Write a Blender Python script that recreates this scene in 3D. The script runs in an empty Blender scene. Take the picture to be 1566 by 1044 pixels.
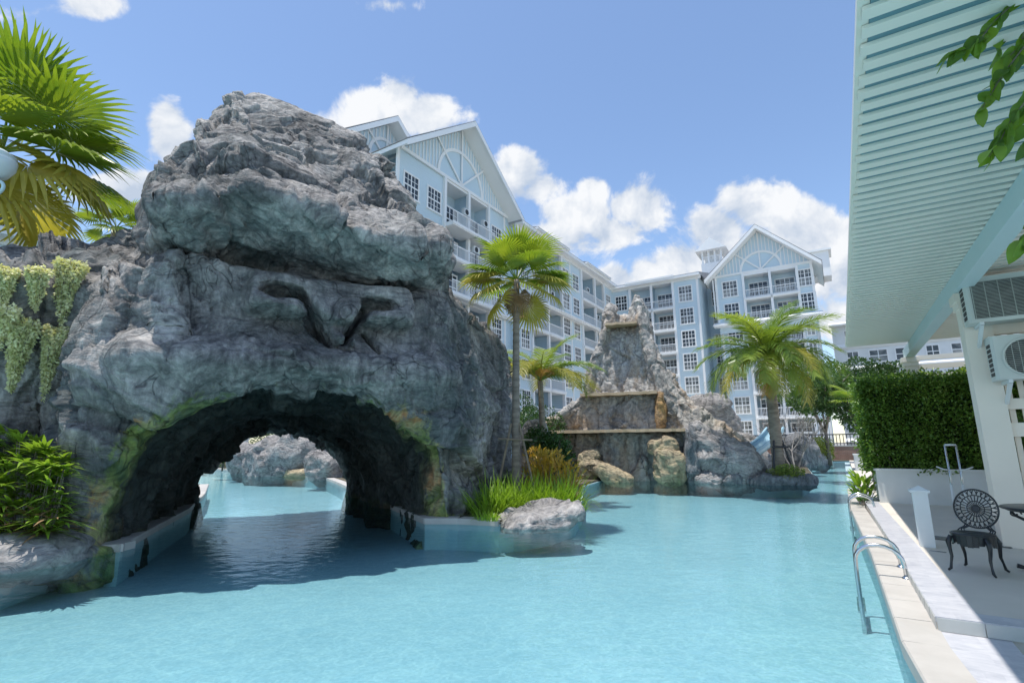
import bpy, bmesh, math, random
import numpy as np
from mathutils import Vector, Matrix
random.seed(7)
RAD = math.radians
scene = bpy.context.scene
COL = scene.collection

# ------------------------------------------------------------------ camera
F_PX, PITCH, ROLL, EYE = 790.0, RAD(11.3), RAD(0.5), 1.57
cam = bpy.data.cameras.new('camera')
cam.sensor_width = 36.0
cam.lens = 36.0 * F_PX / 1566.0
cam.clip_start, cam.clip_end = 0.05, 5000.0
cam_ob = bpy.data.objects.new('camera', cam)
COL.objects.link(cam_ob)
_upc = Vector((0, -math.sin(PITCH), math.cos(PITCH)))
_fw = Vector((0, math.cos(PITCH), math.sin(PITCH)))
_xr = Vector((1, 0, 0)) * math.cos(ROLL) - _upc * math.sin(ROLL)
_up = Vector((1, 0, 0)) * math.sin(ROLL) + _upc * math.cos(ROLL)
_m = Matrix((_xr, _up, -_fw)).transposed().to_4x4()
_m.translation = Vector((0, 0, EYE))
cam_ob.matrix_world = _m
scene.camera = cam_ob
scene.render.resolution_x, scene.render.resolution_y = 1024, 682

# ------------------------------------------------------------------ light
SUN_EL, SUN_AZ = 80.0, -108.0          # azimuth clockwise from +Y
SUN_STR, SKY_STR, EXPO = 3.5, 0.145, 0.55
scene.view_settings.view_transform = 'Standard'
scene.view_settings.look = 'None'
scene.view_settings.gamma = 1.0
scene.view_settings.exposure = EXPO
scene.view_settings.use_curve_mapping = False
_sd = Vector((math.sin(RAD(SUN_AZ)) * math.cos(RAD(SUN_EL)), math.cos(RAD(SUN_AZ)) * math.cos(RAD(SUN_EL)), math.sin(RAD(SUN_EL))))
sun = bpy.data.lights.new('sun', 'SUN')
sun.energy, sun.angle, sun.color = SUN_STR, RAD(0.6), (1.0, 0.955, 0.89)
sun_ob = bpy.data.objects.new('sun', sun)
COL.objects.link(sun_ob)
sun_ob.location = (0, 0, 60)
sun_ob.rotation_euler = (-_sd).to_track_quat('-Z', 'Y').to_euler()

def pix_dir(x, y):
    a, b = x - 783.0, 522.0 - y
    return (_xr * a + _up * b + _fw * F_PX).normalized()

def at_z(x, y, z):                    # photo pixel -> point on a level plane
    d = pix_dir(x, y)
    t = (z - EYE) / d.z
    return Vector((d.x * t, d.y * t, z))

def at_y(x, y, Y):                    # photo pixel -> point at a known distance
    d = pix_dir(x, y)
    t = Y / d.y
    return Vector((d.x * t, Y, EYE + d.z * t))

# ------------------------------------------------------------------ sky
world = bpy.data.worlds.new('World')
scene.world = world
world.use_nodes = True
wt = world.node_tree
wt.nodes.clear()
def wn(t, **k):
    n = wt.nodes.new(t)
    for a, b in k.items():
        setattr(n, a, b)
    return n
def wl(a, b):
    wt.links.new(a, b)
def wmath(op, a, b=None, c=None):
    n = wn('ShaderNodeMath', operation=op)
    for i, q in enumerate((a, b, c)):
        if q is None:
            continue
        if isinstance(q, (int, float)):
            n.inputs[i].default_value = q
        else:
            wl(q, n.inputs[i])
    return n.outputs[0]
def wdot(vec, d):
    n = wn('ShaderNodeVectorMath', operation='DOT_PRODUCT')
    wl(vec, n.inputs[0])
    n.inputs[1].default_value = d
    return n.outputs['Value']
sky = wn('ShaderNodeTexSky', sky_type='NISHITA')
sky.sun_disc = False
sky.sun_elevation = RAD(SUN_EL)
sky.sun_rotation = RAD(SUN_AZ)
sky.altitude, sky.air_density, sky.dust_density, sky.ozone_density = 0.0, 1.0, 0.35, 2.2
tc = wn('ShaderNodeTexCoord')
DIR = tc.outputs['Generated']
# cumulus: heaps set where the photograph shows them, edges broken by noise
CLOUDS = [  # photo px centre, half size px, weight
    (575, 165, 62, 36, 1.0), (610, 145, 40, 34, 1.0), (655, 170, 50, 32, 1.0), (600, 185, 110, 26, 1.0),
    (800, 262, 44, 34, 1.0), (830, 285, 46, 36, .9), (780, 285, 46, 26, .9), (875, 325, 62, 38, 1.0), (905, 295, 26, 30, 1.0),
    (850, 365, 80, 34, 1.0), (960, 320, 30, 34, 1.0), (985, 325, 36, 40, 1.0), (940, 355, 60, 26, 1.0),
    (1170, 320, 60, 44, 1.0), (1225, 345, 74, 44, 1.0), (1100, 355, 46, 34, 1.0), (1270, 370, 70, 50, 1.0), (1180, 385, 150, 44, 1.0), (1040, 400, 62, 34, 1.0),
    (945, 425, 28, 22, 1.0), (1000, 415, 50, 26, .9), (1300, 430, 90, 50, 1.0), (1340, 480, 120, 50, 1.0),
    (255, 185, 26, 28, .85), (262, 215, 30, 34, .85), (140, 8, 52, 26, .75), (325, 90, 22, 34, .42), (180, 292, 72, 26, 1.0),
    (595, 8, 56, 14, .38), (40, 20, 50, 16, .35)]
nz = wn('ShaderNodeTexNoise')
nz.inputs['Scale'].default_value = 9.0
nz.inputs['Detail'].default_value = 9.0
nz.inputs['Roughness'].default_value = 0.6
nz.inputs['Distortion'].default_value = 0.25
wl(DIR, nz.inputs['Vector'])
PF, PX, PU = Vector((0, .981, .195)), Vector((1, 0, 0)), Vector((0, -.195, .981))   # a fixed piece of the sky, mapped flat
def flat(d):
    w_ = d.dot(PF)
    return (d.dot(PX) / w_, d.dot(PU) / w_)
fw_ = wmath('MAXIMUM', wdot(DIR, tuple(PF)), 0.05)
cmb = wn('ShaderNodeCombineXYZ')
wl(wmath('DIVIDE', wdot(DIR, tuple(PX)), fw_), cmb.inputs[0])
wl(wmath('DIVIDE', wdot(DIR, tuple(PU)), fw_), cmb.inputs[1])
field = None
for (cx, cy, rx, ry, w) in CLOUDS:
    c = flat(pix_dir(cx, cy))
    r_ = (rx / F_PX * 1.1, ry / F_PX * 1.1)
    n_ = wn('ShaderNodeVectorMath', operation='MULTIPLY_ADD')
    wl(cmb.outputs[0], n_.inputs[0])
    n_.inputs[1].default_value = (1 / r_[0], 1 / r_[1], 0)
    n_.inputs[2].default_value = (-c[0] / r_[0], -c[1] / r_[1], 0)
    l_ = wn('ShaderNodeVectorMath', operation='LENGTH')
    wl(n_.outputs[0], l_.inputs[0])
    q = wmath('MULTIPLY_ADD', l_.outputs['Value'], -1.35 * w, 1.75 * w)
    field = q if field is None else wmath('SMOOTH_MAX', field, q, 0.3)
field = wmath('MAXIMUM', field, -1.0)
# the same kind of cloud goes on round the rest of the sky
nz2 = wn('ShaderNodeTexNoise')
nz2.inputs['Scale'].default_value = 2.6
nz2.inputs['Detail'].default_value = 3.0
wl(DIR, nz2.inputs['Vector'])
back = wmath('MULTIPLY', wmath('SUBTRACT', nz2.outputs['Fac'], 0.57), 9.0)
sel = wmath('GREATER_THAN', wdot(DIR, tuple(_fw)), 0.5)
field = wmath('ADD', wmath('MULTIPLY', field, sel), wmath('MULTIPLY', back, wmath('SUBTRACT', 1.0, sel)))
dens = wmath('ADD', field, wmath('MULTIPLY', wmath('SUBTRACT', nz.outputs['Fac'], 0.5), 3.8))
mr = wn('ShaderNodeMapRange', interpolation_type='SMOOTHSTEP')
mr.inputs['From Min'].default_value = 0.32
mr.inputs['From Max'].default_value = 0.92
wl(dens, mr.inputs['Value'])
# light on the heaps: compare the billows with those a little way toward the sun
off = wn('ShaderNodeVectorMath', operation='ADD')
wl(DIR, off.inputs[0])
off.inputs[1].default_value = (-0.014, 0.0, 0.035)
nz3 = wn('ShaderNodeTexNoise')
for k_, v_ in (('Scale', 9.0), ('Detail', 6.0), ('Roughness', 0.55), ('Distortion', 0.25)):
    nz3.inputs[k_].default_value = v_
wl(off.outputs[0], nz3.inputs['Vector'])
shade = wmath('SUBTRACT', nz.outputs['Fac'], nz3.outputs['Fac'])
sm = wn('ShaderNodeMapRange')
sm.inputs['From Min'].default_value = -0.16
sm.inputs['From Max'].default_value = 0.10
wl(shade, sm.inputs['Value'])
cmx = wn('ShaderNodeMix', data_type='RGBA')
wl(sm.outputs[0], cmx.inputs['Factor'])
cmx.inputs[6].default_value = (0.55, 0.64, 0.78, 1)
cmx.inputs[7].default_value = (0.95, 0.97, 1.0, 1)
bg_sky, bg_cl = wn('ShaderNodeBackground'), wn('ShaderNodeBackground')
tint = wn('ShaderNodeMix', data_type='RGBA', blend_type='MULTIPLY')
tint.inputs['Factor'].default_value = 1.0
tint.inputs[7].default_value = (1.0, 1.0, 1.0, 1)
wl(sky.outputs[0], tint.inputs[6])
wl(tint.outputs[2], bg_sky.inputs['Color'])
bg_sky.inputs['Strength'].default_value = SKY_STR
wl(cmx.outputs[2], bg_cl.inputs['Color'])
bg_cl.inputs['Strength'].default_value = 0.68
mxs = wn('ShaderNodeMixShader')
wl(mr.outputs[0], mxs.inputs[0])
wl(bg_sky.outputs[0], mxs.inputs[1])
wl(bg_cl.outputs[0], mxs.inputs[2])
wout = wn('ShaderNodeOutputWorld')
wl(mxs.outputs[0], wout.inputs['Surface'])
world.cycles.sampling_method = 'MANUAL'
world.cycles.sample_map_resolution = 512
scene.cycles.use_denoising = True
scene.cycles.denoiser = 'OPENIMAGEDENOISE'
scene.cycles.use_adaptive_sampling = True
scene.cycles.adaptive_threshold = 0.015
scene.cycles.max_bounces = 8
scene.cycles.transparent_max_bounces = 24
scene.cycles.sample_clamp_indirect = 4.0

# ------------------------------------------------------------------ materials
MATS = {}
class NT:
    def __init__(s, name):
        s.m = bpy.data.materials.new(name)
        s.m.use_nodes = True
        s.t = s.m.node_tree
        s.b = s.t.nodes['Principled BSDF']
        s.out = s.t.nodes['Material Output']
        s.tc = s.n('ShaderNodeTexCoord')
    def n(s, t, **k):
        q = s.t.nodes.new(t)
        for a, b in k.items():
            setattr(q, a, b)
        return q
    def l(s, a, b):
        s.t.links.new(a, b)
    def noise(s, scale, detail=5, rough=0.55, stretch=None, coord='Object', dist=0.0, vec=None):
        q = s.n('ShaderNodeTexNoise')
        q.inputs['Scale'].default_value = scale
        q.inputs['Detail'].default_value = detail
        q.inputs['Roughness'].default_value = rough
        q.inputs['Distortion'].default_value = dist
        src = vec or s.tc.outputs[coord]
        if stretch:
            mp = s.n('ShaderNodeMapping')
            mp.inputs['Scale'].default_value = stretch
            s.l(src, mp.inputs['Vector'])
            src = mp.outputs[0]
        s.l(src, q.inputs['Vector'])
        return q.outputs['Fac']
    def ramp(s, fac, stops):
        q = s.n('ShaderNodeValToRGB')
        e = q.color_ramp.elements
        while len(e) < len(stops):
            e.new(0.5)
        for i, (p, c) in enumerate(stops):
            e[i].position = p
            e[i].color = tuple(c) + (1,) if len(c) == 3 else c
        s.l(fac, q.inputs[0])
        return q.outputs[0]
    def mix(s, fac, a, b, blend='MIX'):
        q = s.n('ShaderNodeMix', data_type='RGBA', blend_type=blend)
        for i, x in ((0, fac), (6, a), (7, b)):
            if isinstance(x, (int, float)):
                q.inputs[i].default_value = x
            elif isinstance(x, tuple):
                q.inputs[i].default_value = x + (1,) if len(x) == 3 else x
            else:
                s.l(x, q.inputs[i])
        return q.outputs[2]
    def math(s, op, a, b=None, c=None):
        q = s.n('ShaderNodeMath', operation=op)
        for i, x in enumerate((a, b, c)):
            if x is None:
                continue
            if isinstance(x, (int, float)):
                q.inputs[i].default_value = x
            else:
                s.l(x, q.inputs[i])
        return q.outputs[0]
    def bump(s, h, strength, dist=0.02, prev=None):
        q = s.n('ShaderNodeBump')
        q.inputs['Strength'].default_value = strength
        q.inputs['Distance'].default_value = dist
        s.l(h, q.inputs['Height'])
        if prev is not None:
            s.l(prev, q.inputs['Normal'])
        return q.outputs[0]
    def set(s, color=None, rough=None, normal=None, metal=None, spec=None):
        for k, x in (('Base Color', color), ('Roughness', rough), ('Normal', normal), ('Metallic', metal), ('Specular IOR Level', spec)):
            if x is None:
                continue
            if isinstance(x, (int, float)):
                s.b.inputs[k].default_value = x
            elif isinstance(x, tuple):
                s.b.inputs[k].default_value = x + (1,) if len(x) == 3 else x
            else:
                s.l(x, s.b.inputs[k])

def plain(name, c1, c2=None, scale=3.0, rough=0.6, bump=0.0, bscale=40.0, metal=0.0, detail=4, bdist=0.004, stretch=None, spec=None):
    if name in MATS:
        return MATS[name]
    t = NT(name)
    c2 = c2 or tuple(x * 0.82 for x in c1)
    f = t.noise(scale, detail, stretch=stretch)
    t.set(color=t.ramp(f, [(0.3, c2), (0.68, c1)]), rough=rough, metal=metal, spec=spec)
    if bump:
        t.set(normal=t.bump(t.noise(bscale, 4), bump, bdist))
    MATS[name] = t.m
    return t.m

def leafmat(name, c1, c2, tr=0.35, rough=0.42, scale=1.2, c3=None, spec=0.4):
    if name in MATS:
        return MATS[name]
    t = NT(name)
    oi = t.n('ShaderNodeObjectInfo')
    f = t.noise(scale, 3)
    f = t.math('ADD', t.math('MULTIPLY', f, 0.75), t.math('MULTIPLY', oi.outputs['Random'], 0.25))
    st = [(0.3, c2), (0.62, c1)]
    if c3:
        st.append((0.82, c3))
    col = t.ramp(f, st)
    t.set(color=col, rough=rough, spec=spec)
    tl = t.n('ShaderNodeBsdfTranslucent')
    col2 = t.mix(1.0, col, (1.25, 1.3, 0.6), 'MULTIPLY')
    t.l(col2, tl.inputs['Color'])
    mx = t.n('ShaderNodeMixShader')
    mx.inputs[0].default_value = tr
    t.l(t.b.outputs[0], mx.inputs[1])
    t.l(tl.outputs[0], mx.inputs[2])
    t.l(mx.outputs[0], t.out.inputs['Surface'])
    MATS[name] = t.m
    return t.m

def rockmat(name, light, mid, dark, stain=None, algae=False, streak=(1.6, 1.6, 0.28), bs=1.0, strata=(1.3, 1.3, 8.0)):
    t = NT(name)
    big = t.noise(0.42, 5, 0.6)
    st = t.noise(1.5, 8, 0.68, stretch=streak, dist=0.6)
    fine = t.noise(9.0, 6, 0.7)
    m1 = t.math('ADD', t.math('MULTIPLY', big, 0.42), t.math('ADD', t.math('MULTIPLY', st, 0.36), t.math('MULTIPLY', fine, 0.22)))
    col = t.ramp(m1, [(0.36, dark), (0.47, mid), (0.60, light), (0.74, tuple(min(1, x * 1.25) for x in light))])
    if stain:
        sf = t.ramp(t.noise(0.55, 6, 0.6, stretch=(1, 1, .45), dist=.8), [(0.50, (0, 0, 0)), (0.64, (1, 1, 1))])
        col = t.mix(t.math('MULTIPLY', sf, 0.55), col, stain)
    if algae:
        at = t.n('ShaderNodeAttribute', attribute_name='algae')
        an = t.noise(4.2, 8, 0.72, stretch=(1, 1, .6))
        ac = t.ramp(t.noise(1.3, 5, 0.6), [(0.36, (0.06, 0.10, 0.025)), (0.47, (0.20, 0.25, 0.05)), (0.57, (0.33, 0.28, 0.12)), (0.66, (0.40, 0.18, 0.05))])
        am = t.ramp(t.math('ADD', an, t.math('MULTIPLY', at.outputs['Fac'], 0.42)), [(0.74, (0, 0, 0)), (0.86, (1, 1, 1))])
        col = t.mix(t.math('MULTIPLY', am, .72), col, ac)
        wt_ = t.n('ShaderNodeAttribute', attribute_name='tunnel_shade')      # shade of the tunnel interior painted near black, in patches
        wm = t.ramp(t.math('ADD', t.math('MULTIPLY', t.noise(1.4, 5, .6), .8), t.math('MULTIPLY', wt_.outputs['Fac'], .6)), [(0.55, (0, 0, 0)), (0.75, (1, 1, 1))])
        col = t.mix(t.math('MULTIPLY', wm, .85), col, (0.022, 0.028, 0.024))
    # carved grain: wavy strata, cracks and grit
    wv = t.n('ShaderNodeVectorMath', operation='ADD')
    sc = t.n('ShaderNodeVectorMath', operation='SCALE')
    nzc = t.n('ShaderNodeTexNoise')
    nzc.inputs['Scale'].default_value = 0.7
    nzc.inputs['Detail'].default_value = 3
    t.l(t.tc.outputs['Object'], nzc.inputs['Vector'])
    t.l(nzc.outputs['Color'], sc.inputs[0])
    sc.inputs['Scale'].default_value = 1.6
    t.l(t.tc.outputs['Object'], wv.inputs[0])
    t.l(sc.outputs[0], wv.inputs[1])
    g1 = t.noise(1.3, 7, 0.64, stretch=strata, vec=wv.outputs[0])
    vo = t.n('ShaderNodeTexVoronoi', feature='DISTANCE_TO_EDGE')
    vo.inputs['Scale'].default_value = 1.3
    t.l(wv.outputs[0], vo.inputs['Vector'])
    cr = t.ramp(vo.outputs['Distance'], [(0.0, (0, 0, 0)), (0.05, (1, 1, 1))])
    vo2 = t.n('ShaderNodeTexVoronoi', feature='DISTANCE_TO_EDGE')
    vo2.inputs['Scale'].default_value = 0.62
    t.l(wv.outputs[0], vo2.inputs['Vector'])
    ck = t.ramp(t.math('ADD', vo2.outputs['Distance'], t.math('MULTIPLY', t.math('MAXIMUM', t.math('SUBTRACT', t.noise(1.0, 4), .50), 0.0), .35)), [(0.0, (.42, .42, .44)), (0.018, (1, 1, 1))])
    mp3 = t.n('ShaderNodeMapping')
    mp3.inputs['Rotation'].default_value = (0.35, 0.5, 0.2)
    mp3.inputs['Scale'].default_value = (2.4, 2.4, .75)
    t.l(wv.outputs[0], mp3.inputs['Vector'])
    vo3 = t.n('ShaderNodeTexVoronoi', feature='DISTANCE_TO_EDGE')
    vo3.inputs['Scale'].default_value = 1.25
    t.l(mp3.outputs[0], vo3.inputs['Vector'])
    ck3 = t.ramp(t.math('ADD', vo3.outputs['Distance'], t.math('MULTIPLY', t.math('MAXIMUM', t.math('SUBTRACT', t.noise(1.1, 4), .40), 0.0), .6)), [(0.0, (.50, .50, .52)), (0.022, (.97, .97, .97)), (0.09, (1.08, 1.08, 1.08))])
    ck = t.mix(1.0, ck, ck3, 'MULTIPLY')
    sk = t.ramp(t.noise(3.4, 9, .74, stretch=(streak[0] * 1.5, streak[1] * 1.5, streak[2] * 1.4), vec=wv.outputs[0]), [(0.34, (.80, .82, .84)), (0.50, (1.22, 1.22, 1.21)), (0.68, (1.6, 1.58, 1.56))])
    gk = t.ramp(g1, [(0.36, (.62, .63, .65)), (0.56, (1.08, 1.08, 1.07))])
    col = t.mix(1.0, t.mix(1.0, t.mix(1.0, col, sk, 'MULTIPLY'), gk, 'MULTIPLY'), ck, 'MULTIPLY')
    t.set(color=col, rough=0.82, spec=0.25)
    n1 = t.bump(g1, 0.85 * bs, 0.085)
    n2 = t.bump(ck3, 0.7 * bs, 0.06, t.bump(cr, 0.30 * bs, 0.05, n1))
    n3 = t.bump(t.noise(16, 5, 0.65), 0.4 * bs, 0.018, n2)
    t.set(normal=n3)
    MATS[name] = t.m
    return t.m

MWHITE = plain('white_paint', (0.78, 0.80, 0.80), (0.66, 0.69, 0.69), 0.8, 0.5)
MROOF = plain('roof_shingle', (0.40, 0.41, 0.42), (0.28, 0.29, 0.30), 1.5, 0.85, 0.4, 6)
MTRIM = plain('trim_white', (0.88, 0.88, 0.87), (0.80, 0.81, 0.80), 0.3, 0.55)
MPERG = plain('pergola_paint', (0.90, 0.81, 0.70), (0.82, 0.74, 0.64), 0.9, 0.5)
MPERGS = plain('pergola_sheet_paint', (0.17, 0.29, 0.32), (0.14, 0.25, 0.28), 0.9, 0.5)
MPERGB = plain('pergola_beam_paint', (0.62, 0.74, 0.74), (0.56, 0.69, 0.70), 0.9, 0.45)
MIRON = plain('cast_iron_paint', (0.022, 0.026, 0.03), (0.012, 0.014, 0.016), 9, 0.33, 0.3, 60)
MSTEEL = plain('stainless_steel', (0.62, 0.64, 0.66), (0.5, 0.52, 0.54), 4, 0.2, metal=1.0)
MDARK = plain('dark_plastic', (0.03, 0.033, 0.034), (0.02, 0.02, 0.02), 6, 0.55)
MSTEP = plain('coping_stone', (0.52, 0.49, 0.45), (0.42, 0.395, 0.36), 2.2, 0.62, 0.25, 50)
MSTUCCO = plain('planter_render', (0.72, 0.73, 0.71), (0.60, 0.61, 0.59), 1.1, 0.7, 0.2, 30)
MFENCE = plain('fence_metal', (0.03, 0.03, 0.035), None, 4, 0.5)
MSOIL = plain('soil', (0.10, 0.075, 0.05), (0.05, 0.04, 0.028), 5, 0.95, 0.8, 25, bdist=.02)
MBARK = plain('palm_bark', (0.30, 0.25, 0.20), (0.15, 0.12, 0.095), 3, 0.85, 0.7, 22, stretch=(1, 1, 4), bdist=.02)
MWOOD = plain('weathered_pole', (0.30, 0.24, 0.17), (0.16, 0.12, 0.09), 5, 0.85)
MSTEM = plain('woody_stem', (0.22, 0.19, 0.15), (0.12, 0.10, 0.08), 6, 0.85)

def siding(name, c, pitch=0.20):
    t = NT(name)
    sp = t.n('ShaderNodeSeparateXYZ')
    t.l(t.tc.outputs['Object'], sp.inputs[0])
    fr = t.math('FRACT', t.math('DIVIDE', sp.outputs['Z'], pitch))
    f = t.noise(0.35, 4)
    t.set(color=t.ramp(f, [(0.3, tuple(x * .9 for x in c)), (0.7, c)]), rough=0.55, normal=t.bump(fr, 0.9, 0.03))
    MATS[name] = t.m
    return t.m
MSIDING = siding('blue_clapboard', (0.61, 0.75, 0.83))
MBLUE = plain('blue_panel_paint', (0.58, 0.71, 0.78), (0.53, 0.66, 0.73), .4, 0.55)

def glassmat():
    t = NT('window_glass')
    f = t.noise(0.5, 3)
    # curtains behind some panes
    oi = t.n('ShaderNodeObjectInfo')
    cur = t.ramp(oi.outputs['Random'], [(0.0, (0.03, 0.04, 0.05)), (0.45, (0.06, 0.07, 0.08)), (0.55, (0.26, 0.27, 0.26)), (0.9, (0.42, 0.41, 0.38))])
    t.set(color=t.mix(t.ramp(f, [(0.40, (0, 0, 0)), (0.60, (1, 1, 1))]), (0.035, 0.045, 0.055), cur), rough=0.06, spec=0.6)
    MATS['window_glass'] = t.m
    return t.m
MGLASS = glassmat()

def watermat():
    t = NT('pool_water')
    n1 = t.noise(3.2, 3, 0.5, stretch=(1.0, 1.4, 1))
    n2 = t.noise(9.0, 3, 0.55)
    n3 = t.noise(0.6, 2, 0.5)
    h = t.math('ADD', t.math('MULTIPLY', n1, 0.6), t.math('ADD', t.math('MULTIPLY', n2, 0.22), t.math('MULTIPLY', n3, 0.6)))
    nr = t.bump(h, 0.25, 0.06)
    fr = t.n('ShaderNodeFresnel')
    fr.inputs['IOR'].default_value = 1.33
    t.l(nr, fr.inputs['Normal'])
    tr = t.n('ShaderNodeBsdfTransparent')
    # caustic light put into the water's tint as a lighter line pattern
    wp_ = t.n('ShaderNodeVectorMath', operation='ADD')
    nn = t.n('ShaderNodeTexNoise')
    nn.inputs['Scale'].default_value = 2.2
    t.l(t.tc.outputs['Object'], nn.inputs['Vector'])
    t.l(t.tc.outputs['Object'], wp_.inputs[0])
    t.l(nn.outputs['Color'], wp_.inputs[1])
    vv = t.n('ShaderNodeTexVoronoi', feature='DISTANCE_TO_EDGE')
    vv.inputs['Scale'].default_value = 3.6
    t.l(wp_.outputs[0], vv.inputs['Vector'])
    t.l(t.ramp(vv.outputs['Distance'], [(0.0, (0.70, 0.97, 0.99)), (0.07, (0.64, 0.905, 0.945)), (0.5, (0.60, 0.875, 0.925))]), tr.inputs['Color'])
    gl = t.n('ShaderNodeBsdfGlossy')
    gl.inputs['Roughness'].default_value = 0.03
    t.l(nr, gl.inputs['Normal'])
    mx = t.n('ShaderNodeMixShader')
    t.l(t.math('MULTIPLY', t.math('MINIMUM', fr.outputs[0], 0.8), 0.68), mx.inputs[0])
    t.l(tr.outputs[0], mx.inputs[1])
    t.l(gl.outputs[0], mx.inputs[2])
    t.l(mx.outputs[0], t.out.inputs['Surface'])
    MATS['pool_water'] = t.m
    return t.m
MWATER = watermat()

def poolfloor():
    t = NT('pool_mosaic')
    sn = t.n('ShaderNodeVectorMath', operation='SNAP')
    sn.inputs[1].default_value = (0.03, 0.03, 0.03)
    t.l(t.tc.outputs['Object'], sn.inputs[0])
    wh = t.n('ShaderNodeTexWhiteNoise')
    t.l(sn.outputs[0], wh.inputs['Vector'])
    big = t.noise(0.5, 4)
    f = t.math('ADD', t.math('MULTIPLY', wh.outputs['Value'], 0.32), t.math('MULTIPLY', big, 0.68))
    t.set(color=t.ramp(f, [(0.1, (0.33, 0.38, 0.41)), (0.5, (0.43, 0.46, 0.49)), (0.9, (0.54, 0.56, 0.58))]), rough=0.5)
    MATS['pool_mosaic'] = t.m
    return t.m
MPOOL = poolfloor()

def marble():
    t = NT('marble_mosaic')
    sn = t.n('ShaderNodeVectorMath', operation='SNAP')
    sn.inputs[1].default_value = (0.10, 0.10, 0.10)
    t.l(t.tc.outputs['Object'], sn.inputs[0])
    wh = t.n('ShaderNodeTexWhiteNoise')
    t.l(sn.outputs[0], wh.inputs['Vector'])
    vn = t.noise(5, 7, 0.7, stretch=(1, 2.2, 1), dist=1.2)
    f = t.math('ADD', t.math('MULTIPLY', wh.outputs['Value'], 0.14), t.math('MULTIPLY', vn, 0.86))
    t.set(color=t.ramp(f, [(0.25, (0.34, 0.35, 0.39)), (0.5, (0.48, 0.48, 0.51)), (0.75, (0.60, 0.59, 0.60))]), rough=0.45)
    MATS['marble_mosaic'] = t.m
    return t.m
MMARBLE = marble()
MDECK = plain('beige_deck', (0.66, 0.60, 0.52), (0.57, 0.52, 0.45), 1.4, 0.7, 0.3, 60)
MLAND = plain('planting_bed', (0.12, 0.10, 0.065), (0.06, 0.055, 0.035), 3, 0.95, 0.8, 18, bdist=.03)
MGROUND = plain('ground_paving', (0.34, 0.33, 0.30), (0.26, 0.25, 0.23), 0.6, 0.9)

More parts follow.
